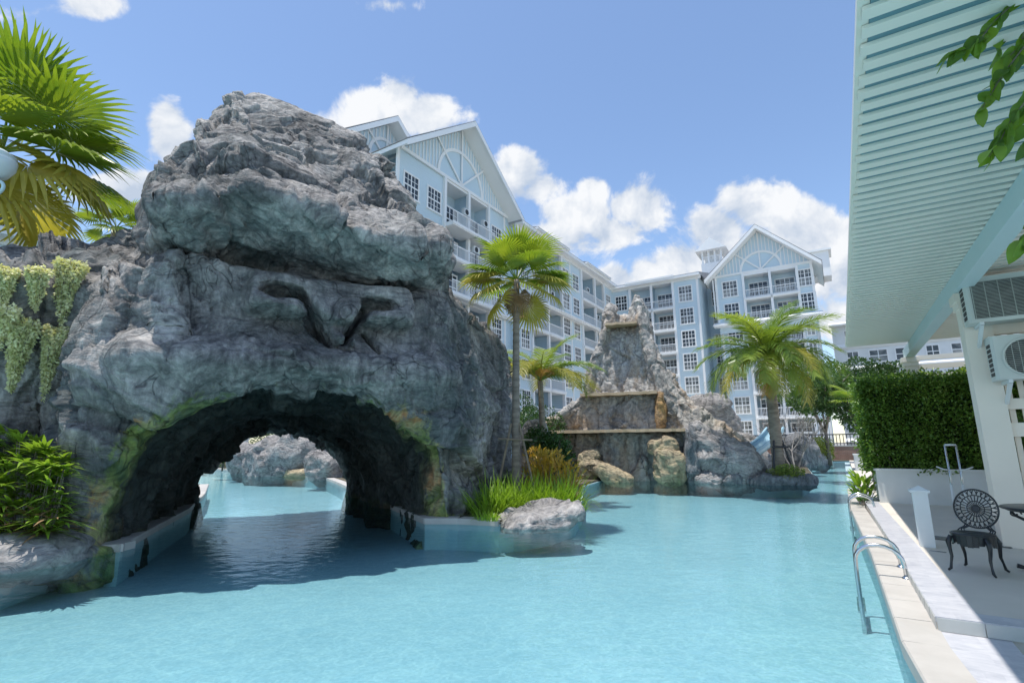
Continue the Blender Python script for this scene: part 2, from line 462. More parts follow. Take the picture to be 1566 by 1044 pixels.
# ------------------------------------------------------------------ mesh helpers
class MB:
    def __init__(s):
        s.v, s.f = [], []
    def add(s, vs, fs):
        o = len(s.v)
        s.v += [tuple(q) for q in vs]
        s.f += [tuple(i + o for i in f) for f in fs]
        return s
    def box(s, x0, x1, y0, y1, z0, z1):
        return s.add([(x0, y0, z0), (x1, y0, z0), (x1, y1, z0), (x0, y1, z0), (x0, y0, z1), (x1, y0, z1), (x1, y1, z1), (x0, y1, z1)],
                     [(0, 3, 2, 1), (4, 5, 6, 7), (0, 1, 5, 4), (1, 2, 6, 5), (2, 3, 7, 6), (3, 0, 4, 7)])
    def quad(s, a, b, c, d):
        return s.add([a, b, c, d], [(0, 1, 2, 3)])
    def bar(s, a, b, w, h=None, up=(0, 0, 1)):
        a, b = Vector(a), Vector(b)
        h = h or w
        d = (b - a).normalized()
        upv = Vector(up)
        if abs(d.dot(upv)) > 0.98:
            upv = Vector((1, 0, 0))
        sx = d.cross(upv).normalized() * (w / 2)
        sy = sx.cross(d).normalized() * (h / 2)
        vs = [a - sx - sy, a + sx - sy, a + sx + sy, a - sx + sy, b - sx - sy, b + sx - sy, b + sx + sy, b - sx + sy]
        return s.add(vs, [(0, 3, 2, 1), (4, 5, 6, 7), (0, 1, 5, 4), (1, 2, 6, 5), (2, 3, 7, 6), (3, 0, 4, 7)])
    def tube(s, pts, r, n=8, cap=True):
        pts = [Vector(p) for p in pts]
        rs = r if isinstance(r, (list, tuple)) else [r] * len(pts)
        rings, prev = [], None
        for i, p in enumerate(pts):
            t = (pts[min(i + 1, len(pts) - 1)] - pts[max(i - 1, 0)])
            t = t.normalized() if t.length > 1e-9 else Vector((0, 0, 1))
            if prev is None:
                x = t.orthogonal().normalized()
            else:
                x = (prev - t * prev.dot(t))
                x = x.normalized() if x.length > 1e-6 else t.orthogonal().normalized()
            prev = x
            y = t.cross(x)
            rings.append([p + (x * math.cos(2 * math.pi * k / n) + y * math.sin(2 * math.pi * k / n)) * rs[i] for k in range(n)])
        vs = [q for rg in rings for q in rg]
        fs = []
        for i in range(len(pts) - 1):
            for k in range(n):
                k2 = (k + 1) % n
                fs.append((i * n + k, i * n + k2, (i + 1) * n + k2, (i + 1) * n + k))
        if cap:
            fs.append(tuple(range(n - 1, -1, -1)))
            fs.append(tuple((len(pts) - 1) * n + k for k in range(n)))
        return s.add(vs, fs)
    def prism(s, poly, z0, z1):
        n = len(poly)
        ar = sum(poly[i][0] * poly[(i + 1) % n][1] - poly[(i + 1) % n][0] * poly[i][1] for i in range(n))
        if ar < 0:
            poly = poly[::-1]
        vs = [(x, y, z0) for x, y in poly] + [(x, y, z1) for x, y in poly]
        fs = [tuple(range(n - 1, -1, -1)), tuple(range(n, 2 * n))]
        fs += [(i, (i + 1) % n, n + (i + 1) % n, n + i) for i in range(n)]
        return s.add(vs, fs)
    def lathe(s, prof, c=(0, 0, 0), n=16):
        vs = []
        for r, z in prof:
            for k in range(n):
                a = 2 * math.pi * k / n
                vs.append((c[0] + r * math.cos(a), c[1] + r * math.sin(a), c[2] + z))
        fs = []
        for i in range(len(prof) - 1):
            for k in range(n):
                k2 = (k + 1) % n
                fs.append((i * n + k, i * n + k2, (i + 1) * n + k2, (i + 1) * n + k))
        return s.add(vs, fs)
    def mesh(s, name, mat, org=(0, 0, 0), smooth=False):
        me = bpy.data.meshes.new(name)
        ox, oy, oz = org
        me.from_pydata([(x - ox, y - oy, z - oz) for x, y, z in s.v], [], s.f)
        me.update()
        if mat:
            me.materials.append(mat)
        if smooth:
            me.polygons.foreach_set('use_smooth', [True] * len(me.polygons))
        return me
    def build(s, name, mat, parent=None, org=(0, 0, 0), smooth=False):
        return link(name, s.mesh(name, mat, org, smooth), parent)

def link(name, data, parent=None, loc=None, rot=None):
    o = bpy.data.objects.new(name, data)
    COL.objects.link(o)
    if parent is not None:
        o.parent = parent
    if loc is not None:
        o.location = loc
    if rot is not None:
        o.rotation_euler = rot
    return o

def tag(o, label=None, cat=None, group=None, kind=None):
    if label: o['label'] = label
    if cat: o['category'] = cat
    if group: o['group'] = group
    if kind: o['kind'] = kind
    return o

GRID = -RAD(32.0)                    # the pool edge, pergola and buildings share this heading
def LW(x, y, z=0.0):                 # grid frame -> world
    c, s_ = math.cos(GRID), math.sin(GRID)
    return Vector((x * c - y * s_, x * s_ + y * c, z))
def WL(p):                           # world -> grid frame
    c, s_ = math.cos(-GRID), math.sin(-GRID)
    return Vector((p[0] * c - p[1] * s_, p[0] * s_ + p[1] * c, p[2] if len(p) > 2 else 0))

def thing(name, label, cat, loc=(0, 0, 0), rz=0.0, group=None):
    o = link(name, None, None, loc, (0, 0, rz))
    o.empty_display_size = 0.2
    return tag(o, label, cat, group)
def gthing(name, label, cat, x, y, z=0.0, group=None):
    return thing(name, label, cat, LW(x, y, z), GRID, group)
def struct_grid(name, mb, mat):
    o = mb.build(name, mat)
    o.rotation_euler = (0, 0, GRID)
    return tag(o, kind='structure')

# ------------------------------------------------------------------ noise in numpy
def _hash(ix, iy, iz, seed):
    h = (ix.astype(np.int64) * 374761393 + iy.astype(np.int64) * 668265263 + iz.astype(np.int64) * 2147483647 + seed * 1274126177) & 0xFFFFFFFF
    h = ((h ^ (h >> 13)) * 1274126177) & 0xFFFFFFFF
    return (h ^ (h >> 16)) & 0xFFFFFFFF
def pnoise(P, seed=0):
    P = np.asarray(P, dtype=np.float64)
    i = np.floor(P).astype(np.int64)
    f = P - i
    w = f * f * f * (f * (f * 6 - 15) + 10)
    out = 0.0
    for dx in (0, 1):
        for dy in (0, 1):
            for dz in (0, 1):
                h = _hash(i[:, 0] + dx, i[:, 1] + dy, i[:, 2] + dz, seed)
                gx = ((h & 1023) / 511.5 - 1.0)
                gy = (((h >> 10) & 1023) / 511.5 - 1.0)
                gz = (((h >> 20) & 1023) / 511.5 - 1.0)
                d = gx * (f[:, 0] - dx) + gy * (f[:, 1] - dy) + gz * (f[:, 2] - dz)
                ww = (w[:, 0] if dx else 1 - w[:, 0]) * (w[:, 1] if dy else 1 - w[:, 1]) * (w[:, 2] if dz else 1 - w[:, 2])
                out = out + d * ww
    return out
def fbm(P, octs=4, seed=0, gain=0.5):
    o, a, s_ = 0.0, 1.0, 1.0
    for k in range(octs):
        o = o + a * pnoise(P * s_ + 17.3 * k, seed + k)
        a *= gain
        s_ *= 2.03
    return o
def ridged(P, octs=4, seed=0, gain=0.5):
    o, a, s_ = 0.0, 1.0, 1.0
    for k in range(octs):
        o = o + a * (1 - 2.2 * np.abs(pnoise(P * s_ + 9.1 * k, seed + k)))
        a *= gain
        s_ *= 2.1
    return o
def facets(P, seed=0):
    """nearest-cell planes: chiselled faces with steps and cracks between"""
    P = np.asarray(P, dtype=np.float64)
    i = np.floor(P).astype(np.int64)
    best = np.full(len(P), 1e9)
    sec = np.full(len(P), 1e9)
    val = np.zeros(len(P))
    for dx in (-1, 0, 1):
        for dy in (-1, 0, 1):
            for dz in (-1, 0, 1):
                c = i + np.array([dx, dy, dz])
                h = _hash(c[:, 0], c[:, 1], c[:, 2], seed)
                h2 = _hash(c[:, 0], c[:, 1], c[:, 2], seed + 77)
                off = np.stack([(h & 1023), ((h >> 10) & 1023), ((h >> 20) & 1023)], 1) / 1023.0
                r = P - (c + off)
                d = (r * r).sum(1)
                g = np.stack([(h2 & 1023), ((h2 >> 10) & 1023), ((h2 >> 20) & 1023)], 1) / 511.5 - 1.0
                va = (r * g).sum(1) + ((h2 >> 5) & 255) / 255.0 * 0.9 - 0.45
                nb = d < best
                sec = np.where(nb, best, np.minimum(sec, d))
                val = np.where(nb, va, val)
                best = np.where(nb, d, best)
    return val, np.sqrt(sec) - np.sqrt(best)
def rock_disp(P, seed=0, scale=1.0, amp=1.0, tilt=(0.3, 0.2, 1.0), strata=1.0, crack=1.0, small=1.0, flow=None, stretch=.5):
    """planed faces drawn out along a flow direction, torn layers, a little grit"""
    P = P / scale
    warp = np.stack([fbm(P * 0.6 + 31.7 * k, 2, seed + 50 + k) for k in range(3)], 1)
    Q = P + warp * 0.22
    if flow is not None:
        fl = np.array(flow) / np.linalg.norm(flow)
        Q = Q - np.outer(Q @ fl, fl) * (1 - stretch)
    f1, e1 = facets(Q * 0.62, seed)
    f2, e2 = facets(Q * 1.35 + 5.0, seed + 3)
    f3, e3 = facets(Q * 3.1 + 9.0, seed + 5)
    t = np.array(tilt) / np.linalg.norm(tilt)
    along = P @ t
    wn_ = fbm(P * 0.42 + 4.0, 2, seed + 21)
    q1 = along * 1.05 + wn_ * 1.5
    q2 = along * 3.2 + wn_ * 3.0 + fbm(P * 1.2, 2, seed + 23) * .5
    s1 = (q1 - np.floor(q1)) - 0.5
    s2 = (q2 - np.floor(q2)) - 0.5
    m1 = np.clip(0.4 + 1.9 * pnoise(P * 0.45 + 2.0, seed + 31), 0, 1)
    m2 = np.clip(0.3 + 2.2 * pnoise(P * 0.6 + 7.0, seed + 32), 0, 1)
    d = 0.30 * f1 + 0.15 * f2 + 0.035 * small * f3 + strata * (0.15 * s1 * m1 + 0.075 * s2 * m2)
    d += 0.012 * ridged(Q * 4.0, 2, seed + 7, 0.5)
    d -= crack * (0.06 * np.exp(-(e1 / 0.035) ** 2) + 0.03 * np.exp(-(e2 / 0.03) ** 2))
    return d * amp * scale
def mesh_np(name, V, Fq, mat, smooth=False):
    me = bpy.data.meshes.new(name)
    n = Fq.shape[1]
    me.vertices.add(len(V))
    me.vertices.foreach_set('co', np.asarray(V, np.float32).ravel())
    me.loops.add(Fq.size)
    me.loops.foreach_set('vertex_index', Fq.astype(np.int32).ravel())
    me.polygons.add(len(Fq))
    me.polygons.foreach_set('loop_start', np.arange(0, Fq.size, n, dtype=np.int32))
    if smooth:
        me.polygons.foreach_set('use_smooth', np.ones(len(Fq), bool))
    me.update(calc_edges=True)
    me.validate()
    if mat:
        me.materials.append(mat)
    return me
def vnormals(V, Fq):
    a, b, c = V[Fq[:, 0]], V[Fq[:, 1]], V[Fq[:, 2]]
    fn = np.cross(b - a, c - a)
    if Fq.shape[1] == 4:
        fn += np.cross(c - a, V[Fq[:, 3]] - a)
    N = np.zeros_like(V)
    for k in range(Fq.shape[1]):
        np.add.at(N, Fq[:, k], fn)
    return N / np.maximum(np.linalg.norm(N, axis=1, keepdims=True), 1e-9)
# ================================================================== SETTING
def sheet(name, x0, x1, y0, y1, z, mat):
    o = MB().quad((x0, y0, z), (x1, y0, z), (x1, y1, z), (x0, y1, z)).build(name, mat)
    return tag(o, kind='structure')
sheet('ground', -2500, 2500, -2500, 2500, -1.6, MGROUND)
sheet('pool_floor', -60, 60, -30, 80, -0.5, MPOOL)
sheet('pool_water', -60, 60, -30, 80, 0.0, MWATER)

def pz(lst, z=0.05):
    return [tuple(at_z(x, y, z)[:2]) for x, y in lst]
def offset_in(poly, d):
    """shift each corner toward the middle of the polygon by about d"""
    n = len(poly)
    ar = sum(poly[i][0] * poly[(i + 1) % n][1] - poly[(i + 1) % n][0] * poly[i][1] for i in range(n))
    sg = 1 if ar > 0 else -1
    out = []
    for i in range(n):
        p0, p1, p2 = Vector(poly[i - 1]), Vector(poly[i]), Vector(poly[(i + 1) % n])
        a, b = (p1 - p0).normalized(), (p2 - p1).normalized()
        nn = Vector((-(a.y + b.y), a.x + b.x)) * sg
        nn = nn.normalized() if nn.length > 1e-6 else Vector((0, 0))
        out.append(tuple(p1 + nn * d))
    return out
MWALLP = plain('pool_wall_tile', (0.46, 0.58, 0.60), (0.38, 0.50, 0.53), 3.0, 0.5)
def land(poly, top=0.10):
    tag(MB().prism(poly, -1.3, 0.03).build('pool_wall', MWALLP), kind='structure')
    tag(MB().prism(offset_in(poly, 0.06), 0.0, top).build('planting_bed', MLAND), kind='structure')
LEFT_EDGE = pz([(-60, 900), (0, 868), (60, 850), (105, 838), (185, 838), (240, 807), (288, 781), (312, 757), (318, 742)])
land(LEFT_EDGE + [(-17, 24), (-45, 30), (-45, 4)])
FAR_EDGE = pz([(300, 715), (329, 717), (407, 722.6), (470, 728), (499, 732), (515, 738)])
ISLE = FAR_EDGE + pz([(545, 752), (590, 771), (650, 797), (700, 797), (763, 800), (785, 799), (840, 792), (878, 782), (890, 766), (893, 742), (930, 731), (1000, 730), (1075, 735), (1160, 738), (1225, 738), (1243, 724), (1235, 714), (1228, 706), (1330, 704)])
land(ISLE + [tuple(LW(3, 53)[:2]), tuple(LW(60, 53)[:2]), tuple(LW(60, 120)[:2]), tuple(LW(-70, 120)[:2]), tuple(LW(-70, 30)[:2])])

struct_grid('courtyard_paving', MB().prism([(-24.3, 38), (-11, 50), (-9.6, 53.2), (40, 53.2), (40, 66), (-24.3, 64.9)], 0.0, 0.125), plain('pale_paving', (.60, .58, .54), (.50, .48, .44), .8, .8))
# right-hand deck, grid frame; the edge runs almost along the grid
EDGE_G = [(0.34, -4), (0.30, 4.3), (0.24, 5.1), (0.19, 8.8), (0.02, 14.4), (0.0, 20), (0.0, 48)]
struct_grid('pool_wall', MB().prism([(x, y) for x, y in EDGE_G] + [(30, 48), (30, 5.5), (0.90, 5.5), (0.90, -4)], -1.3, 0.03), MWALLP)
struct_grid('lower_paving', MB().prism([(0.50, -4), (0.46, 4.3), (0.43, 5.56), (0.90, 5.56), (0.90, -4)], 0.0, 0.115), MMARBLE)
deck = struct_grid('pool_deck', MB().prism([(0.47, 5.52), (0.42, 9), (0.30, 14.4), (0.30, 47), (28, 47), (28, 5.52)], 0.0, 0.215), MDECK)
struct_grid('marble_border', MB().prism([(0.47, 5.5), (0.42, 9), (0.30, 14.4), (0.30, 20), (0.56, 20), (0.56, 14.4), (0.70, 9), (0.76, 5.74), (20, 5.74), (20, 5.5)], 0.18, 0.221), MMARBLE)
# riser tiles of the step, each its own piece
rt = MB().box(0, 0.285, -0.006, 0.0, 0.118, 0.212).mesh('riser_tile', plain('riser_tile_glaze', (0.55, 0.56, 0.53), (0.42, 0.43, 0.41), 2.5, 0.4))
for i in range(8):
    link('riser_tile', rt, deck, (0.475 + i * 0.29, 5.50, 0))
rt2 = MB().box(-0.006, 0.0, 0, 0.285, 0.118, 0.212).mesh('riser_tile', MATS['riser_tile_glaze'])
for i in range(26):
    y = 5.52 + i * 0.29
    x = 0.47 - (y - 5.52) * 0.0145 if y < 9 else 0.42 - (y - 9) * 0.0222
    link('riser_tile', rt2, deck, (x, y, 0))

def coping(path, name_parent, width=0.34, z0=0.0, z1=0.115, step=0.62, over=0.03, grid=False, side=1):
    """stones laid end to end along a path, 6 mm joints"""
    par = MB().prism([(path[0][0], path[0][1]), (path[0][0] + .02, path[0][1]), (path[0][0], path[0][1] + .02)], z0, z0 + .01).build(name_parent, MSTEP)
    tag(par, kind='structure')
    if grid:
        par.rotation_euler = (0, 0, GRID)
    for i in range(len(path) - 1):
        a, b = Vector(path[i]), Vector(path[i + 1])
        L = (b - a).length
        n = max(1, round(L / step))
        d = (b - a) / L
        nn = Vector((-d.y, d.x)) * side
        for k in range(n):
            p0 = a + d * (L * k / n + 0.003)
            p1 = a + d * (L * (k + 1) / n - 0.003)
            q = [p0 - nn * over, p1 - nn * over, p1 + nn * width, p0 + nn * width]
            dz = random.uniform(-.002, .002)
            zz = z1 + dz
            mb = MB()
            n_ = len(q)
            inn = [p0 - nn * (over - .012), p1 - nn * (over - .012), p1 + nn * (width - .006), p0 + nn * (width - .006)]
            vs = [(v.x, v.y, z0) for v in q] + [(v.x, v.y, zz - .014) for v in q] + [(v.x, v.y, zz) for v in inn]
            fs = [(3, 2, 1, 0)] + [(j, (j + 1) % 4, 4 + (j + 1) % 4, 4 + j) for j in range(4)] + [(4 + j, 4 + (j + 1) % 4, 8 + (j + 1) % 4, 8 + j) for j in range(4)] + [(8, 9, 10, 11)]
            mb.add(vs, fs)
            if side < 0:
                mb.f = [f[::-1] for f in mb.f]
            mb.build('coping_stone', MSTEP, par)
coping(LEFT_EDGE[3:9], 'pool_coping', side=1, width=0.30)
coping(FAR_EDGE + pz([(545, 752), (590, 771), (650, 797), (700, 797), (763, 800)]), 'pool_coping', side=1, width=0.30)
coping([(x, y) for x, y in EDGE_G if 4.2 < y < 30], 'pool_coping', grid=True, width=0.26, side=-1, step=0.6, z1=.12)
coping([(0.34, -2), (0.30, 4.3)], 'pool_coping', grid=True, width=0.18, side=-1, step=0.6, z1=.128)

# ================================================================== BUILDINGS
FLOORS = [1.2 + 2.9 * i for i in range(7)]      # floor levels
FH = 2.9
_win = {}
def window_mesh(w, h, cols, rows):
    key = (w, h, cols, rows)
    if key not in _win:
        m = MB()
        t = 0.13
        m.box(-w / 2 - t, w / 2 + t, -0.06, 0.02, h / 2, h / 2 + t)
        m.box(-w / 2 - t - .05, w / 2 + t + .05, -0.11, 0.02, -h / 2 - t, -h / 2)
        for sx in (-1, 1):
            a, b = sorted((sx * w / 2, sx * (w / 2 + t)))
            m.box(a, b, -0.06, 0.02, -h / 2, h / 2)
        m.box(-w / 2, w / 2, -0.045, 0.01, -0.055, 0.055)
        for i in range(1, cols):
            x = -w / 2 + w * i / cols
            q = 0.045 if (cols % 2 == 0 and i == cols // 2) else 0.024
            m.box(x - q, x + q, -0.035, 0.01, -h / 2, -0.055)
            m.box(x - q, x + q, -0.035, 0.01, 0.055, h / 2)
        for sgn in (-1, 1):
            for j in range(1, rows):
                z = sgn * (0.055 + (h / 2 - 0.055) * j / rows)
                m.box(-w / 2, w / 2, -0.031, 0.008, z - .02, z + .02)
        _win[key] = (m.mesh('window', MTRIM), MB().quad((-w / 2, -0.012, -h / 2), (w / 2, -0.012, -h / 2), (w / 2, -0.012, h / 2), (-w / 2, -0.012, h / 2)).mesh('pane', MGLASS))
    return _win[key]
def add_window(root, x, z, y=0.0, w=1.45, h=1.75, cols=4, rows=2, name='window'):
    f, p = window_mesh(w, h, cols, rows)
    o = link(name, f, root, (x, y - 0.012, z))
    link('pane', p, o)
    return o
_rail = {}
def rail_mesh(w):
    key = round(w, 2)
    if key not in _rail:
        m = MB()
        m.box(-w / 2, w / 2, -.04, .04, .98, 1.06)
        m.box(-w / 2, w / 2, -.03, .03, .08, .14)
        n = max(3, int(w / 0.16))
        for i in range(n + 1):
            x = -w / 2 + w * i / n
            m.box(x - .018, x + .018, -.018, .018, .14, .98)
        _rail[key] = m.mesh('railing', MTRIM)
    return _rail[key]
_door = {}
def balcony_parts(root, a0, a1, z, first):
    w = a1 - a0
    MB().box(a0 - .05, a1 + .05, -0.30, 1.45, z - .30, z + .02).box(a0 - .08, a1 + .08, -0.36, -0.30, z - .22, z - .02).build('balcony_floor', MTRIM, root)
    link('railing', rail_mesh(w - .25), root, ((a0 + a1) / 2, -0.16, z))
    add_window(root, (a0 + a1) / 2, z + 1.12, 1.45, min(w - .9, 2.0), 2.05, 4, 2, 'balcony_door')
def facade(root, bays, floors, fh=FH, y=0.0, top=None, wins=(1.45, 1.75)):
    """bays (a0,a1,kind) along x; W window, B balcony, S blank, N narrow window"""
    wall = MB()
    ztop = top or floors[-1] + fh
    zb = floors[0] - 1.2
    bounds = set()
    for a0, a1, kind in bays:
        if kind == 'B':
            wall.quad((a0, y, zb), (a1, y, zb), (a1, y, floors[0]), (a0, y, floors[0]))
            wall.quad((a0, y + 1.45, floors[0]), (a1, y + 1.45, floors[0]), (a1, y + 1.45, ztop), (a0, y + 1.45, ztop))
            wall.quad((a0, y, floors[0]), (a0, y + 1.45, floors[0]), (a0, y + 1.45, ztop), (a0, y, ztop))
            wall.quad((a1, y + 1.45, floors[0]), (a1, y, floors[0]), (a1, y, ztop), (a1, y + 1.45, ztop))
            bounds |= {round(a0, 2), round(a1, 2)}
        else:
            wall.quad((a0, y, zb), (a1, y, zb), (a1, y, ztop), (a0, y, ztop))
    wall.build('wall', MSIDING, root)
    for a0, a1, kind in bays:
        for i, z in enumerate(floors):
            if kind == 'W':
                add_window(root, (a0 + a1) / 2, z + 1.5, y, *wins)
            elif kind == 'N':
                add_window(root, (a0 + a1) / 2, z + 1.5, y, 0.7, wins[1], 2, 2)
            elif kind == 'B':
                balcony_parts(root, a0, a1, z, i == 0)
        if kind == 'B':
            MB().box(a0, a1, y - .1, y + 1.45, ztop - .32, ztop - .02).build('balcony_ceiling', MTRIM, root)
    for b in sorted(bounds):
        MB().box(b - .14, b + .14, y - .22, y + .06, floors[0] - .3, ztop).build('column', MTRIM, root)
def corner_board(root, x, z0, z1, y=0.0):
    MB().box(x - .13, x + .13, y - .05, y + .1, z0, z1).build('corner_board', MTRIM, root)
def ledge(root, a0, a1, z, out=0.9, y=0.0):
    m = MB()
    m.box(a0, a1, y - out, y + .02, z, z + .16)
    m.box(a0 + .06, a1 - .06, y - out + .12, y + .02, z - .14, z)
    m.add([(a0, y - out, z + .16), (a1, y - out, z + .16), (a1, y, z + .55), (a0, y, z + .55), (a0, y, z + .16), (a1, y, z + .16)], [(0, 1, 2, 3), (0, 3, 4), (1, 5, 2), (4, 3, 2, 5)])
    m.build('ledge', MTRIM, root)
def eave_roof(root, a0, a1, z, y=0.0, over=0.8, back=6.0, rise=2.0):
    MB().box(a0, a1, y - over, y + .02, z, z + .14).box(a0, a1, y - over - .06, y - over + .06, z - .06, z + .26).box(a0, a1, y - .18, y, z - .34, z).build('eave', MTRIM, root)
    MB().add([(a0, y - over - .08, z + .27), (a1, y - over - .08, z + .27), (a1, y + back, z + rise), (a0, y + back, z + rise), (a0, y - over, z + .15), (a1, y - over, z + .15), (a1, y + back, z + .2), (a0, y + back, z + .2)],
             [(0, 1, 2, 3), (0, 3, 7, 4), (1, 5, 6, 2), (0, 4, 5, 1), (3, 2, 6, 7)]).build('roof', MROOF, root)
def gable(root, a0, a1, zb, za, y=0.0, over=1.1, depth=9.0, ext=0.9):
    c, hw = (a0 + a1) / 2, (a1 - a0) / 2
    MB().add([(a0, y, zb), (a1, y, zb), (c, y, za)], [(0, 1, 2)]).build('gable_wall', MBLUE, root)
    m = MB()
    n = int((a1 - a0) / 0.38)
    R = hw * 0.42
    for i in range(1, n):
        x = a0 + (a1 - a0) * i / n
        zt = zb + (za - zb) * (1 - abs(x - c) / hw) - .05
        z0 = zb + .15
        if abs(x - c) < R:
            z0 = zb + math.sqrt(R * R - (x - c) ** 2)
        if zt > z0 + .1:
            m.box(x - .045, x + .045, y - .05, y, z0, zt)
    tag(m.build('batten', MTRIM, root), kind='stuff')
    # half-round sunburst
    m = MB()
    k = 28
    for i in range(k):
        t0, t1 = math.pi * i / k, math.pi * (i + 1) / k
        for r0, r1 in ((R - .13, R + .13),):
            vs = []
            for yy in (y - .12, y - .001):
                for r, t in ((r0, t0), (r1, t0), (r1, t1), (r0, t1)):
                    vs.append((c + r * math.cos(t), yy, zb + .1 + r * math.sin(t)))
            m.add(vs, [(0, 1, 2, 3), (4, 7, 6, 5), (0, 4, 5, 1), (1, 5, 6, 2), (2, 6, 7, 3), (3, 7, 4, 0)])
    m.build('arch_trim', MTRIM, root)
    for t in (math.radians(42), math.radians(90), math.radians(138)):
        l = 1.62 * R if abs(t - math.pi / 2) > .1 else za - zb - .2
        MB().bar((c, y - .1, zb + .1), (c + l * math.cos(t), y - .1, zb + .1 + l * math.sin(t)), .17, .09, up=(0, 1, 0)).build('spoke', MTRIM, root)
    MB().box(a0 - .1, a1 + .1, y - .16, y, zb - .12, zb + .14).build('gable_beam', MTRIM, root)
    s = (za - zb) / hw
    for sg in (-1, 1):
        xe, ze = c + sg * (hw + ext), zb - ext * s
        top = .34
        pts = [(c, za + .05), (xe, ze + .05), (xe, ze + .05 + top), (c, za + .05 + top)]
        y0, y1 = y - over, y + depth
        vs = [(px, y0, pz_) for px, pz_ in pts] + [(px, y1, pz_) for px, pz_ in pts]
        fs = [(0, 1, 2, 3), (7, 6, 5, 4), (0, 4, 5, 1), (1, 5, 6, 2), (2, 6, 7, 3), (3, 7, 4, 0)]
        if sg > 0:
            fs = [f[::-1] for f in fs]
        r = MB().add(vs, fs).build('roof', MTRIM, root)
        vs2 = [(c, y0 - .02, za + .40), (xe + sg * .06, y0 - .02, ze + .40), (xe + sg * .06, y1, ze + .40), (c, y1, za + .40)]
        vs2 += [(q[0], q[1], q[2] + .05) for q in vs2]
        MB().add(vs2, [(0, 1, 2, 3), (4, 5, 6, 7), (0, 1, 5, 4), (1, 2, 6, 5), (2, 3, 7, 6), (3, 0, 4, 7)]).build('shingles', MROOF, r)
        # barge board
        MB().add([(px, yy, pz_) for yy in (y0 - .05, y0) for px, pz_ in ((c, za - .10), (xe, ze - .10), (xe, ze + .36), (c, za + .36))],
                 [(0, 1, 2, 3), (4, 7, 6, 5), (0, 4, 5, 1), (1, 5, 6, 2), (2, 6, 7, 3), (3, 7, 4, 0)]).build('barge_board', MTRIM, r)

TOP = FLOORS[-1] + FH + .9          # eave of the wings, about 22.4
# --- long wing on the left, seen along its length (facade frame: x runs along the wing)
lw = thing('apartment_building', 'long pale blue apartment wing with gable end and white balconies behind the cave rock', 'building', LW(-24.4, 0), GRID + RAD(90))
bays = [(40.2, 42.6, 'W'), (42.6, 46.0, 'B'), (46.0, 49.3, 'B'), (49.3, 51.7, 'W'), (51.7, 54.6, 'W'), (54.6, 58.6, 'B'), (58.6, 61.6, 'B'), (61.6, 65.0, 'W')]
facade(lw, bays, FLOORS, top=TOP)
eave_roof(lw, 39.8, 65.6, TOP)
for a0, a1 in ((42.3, 49.6), (54.3, 61.9)):
    MB().box(a0, a1, -1.15, .4, TOP + .22, TOP + .42).add([(a0, -1.2, TOP + .43), (a1, -1.2, TOP + .43), (a1, 3.5, TOP + 1.5), (a0, 3.5, TOP + 1.5), (a0, -1.2, TOP + .38), (a1, -1.2, TOP + .38)], [(0, 1, 2, 3), (0, 4, 5, 1)]).build('bay_cornice', MTRIM, lw)
for a0, a1 in ((39.8, 65.4),):
    ledge(lw, a0, a1, FLOORS[5] - .35, 0.75)
for a in (40.2, 42.6, 49.3, 51.7, 54.6, 61.6):
    corner_board(lw, a, 0, TOP)
GB = 23.1
facade(lw, [(24.8, 27.6, 'W'), (27.6, 30.0, 'W'), (30.0, 33.2, 'B'), (33.2, 36.2, 'B'), (36.2, 39.0, 'W'), (39.0, 40.1, 'S')], [z + .4 for z in FLOORS], y=0.75, top=GB)
MB().quad((40.1, .75, 0), (40.1, 0, 0), (40.1, 0, TOP), (40.1, .75, TOP)).build('return_wall', MSIDING, lw)
for a in (24.8, 30.0, 36.2, 39.0):
    corner_board(lw, a, 0, GB, .75)
gable(lw, 25.0, 39.3, GB, 28.4, y=.7, over=1.5, depth=10)
ledge(lw, 24.8, 40.0, FLOORS[4] + .2, .5, y=.75)
for a, z in ((32.6, FLOORS[6] + .45), (35.4, FLOORS[6] + .45), (34.0, FLOORS[5] + .45), (45.0, FLOORS[6]), (48.0, FLOORS[5]), (57.6, FLOORS[6]), (60.6, FLOORS[5])):
    c_ = MB().box(a - .4, a + .4, .3, .62, z + 1.5, z + 2.1).build('air_conditioner', MWHITE, lw)
    MB().lathe([(0.0, 0), (.22, 0), (.24, .01)], n=14).build('fan_grille', MDARK, c_)
    c_.children[0].location = (a - .08, .29, z + 1.8)
    c_.children[0].rotation_euler = (RAD(90), 0, 0)
# second gable further back on the same wing
gable(lw, 22.9, 31.5, 24.2, 27.6, y=4.6, over=1.2, depth=8)
MB().quad((22.9, 4.6, 18), (31.5, 4.6, 18), (31.5, 4.6, 24.2), (22.9, 4.6, 24.2)).build('back_wall', MSIDING, lw)

# --- middle wing across the court
mw = thing('apartment_building', 'pale blue middle apartment wing with white balconies behind the stepped waterfall rock', 'building', LW(0, 65), GRID)
facade(mw, [(-24.4, -21.9, 'W'), (-21.9, -19.0, 'B'), (-19.0, -16.2, 'B'), (-16.2, -13.2, 'W')], FLOORS, top=TOP - .25, wins=(1.5, 1.9))
eave_roof(mw, -25.0, -12.7, TOP - .25)
MB().quad((-13.2, 0, 0), (-13.2, 7, 0), (-13.2, 7, TOP), (-13.2, 0, TOP)).build('side_wall', MSIDING, mw)
MB().box(-22.2, -15.9, -.95, 0, TOP - .05, TOP + .18).build('bay_cornice', MTRIM, mw)
for a in (-21.9, -16.2, -13.2):
    corner_board(mw, a, 0, TOP - .25)

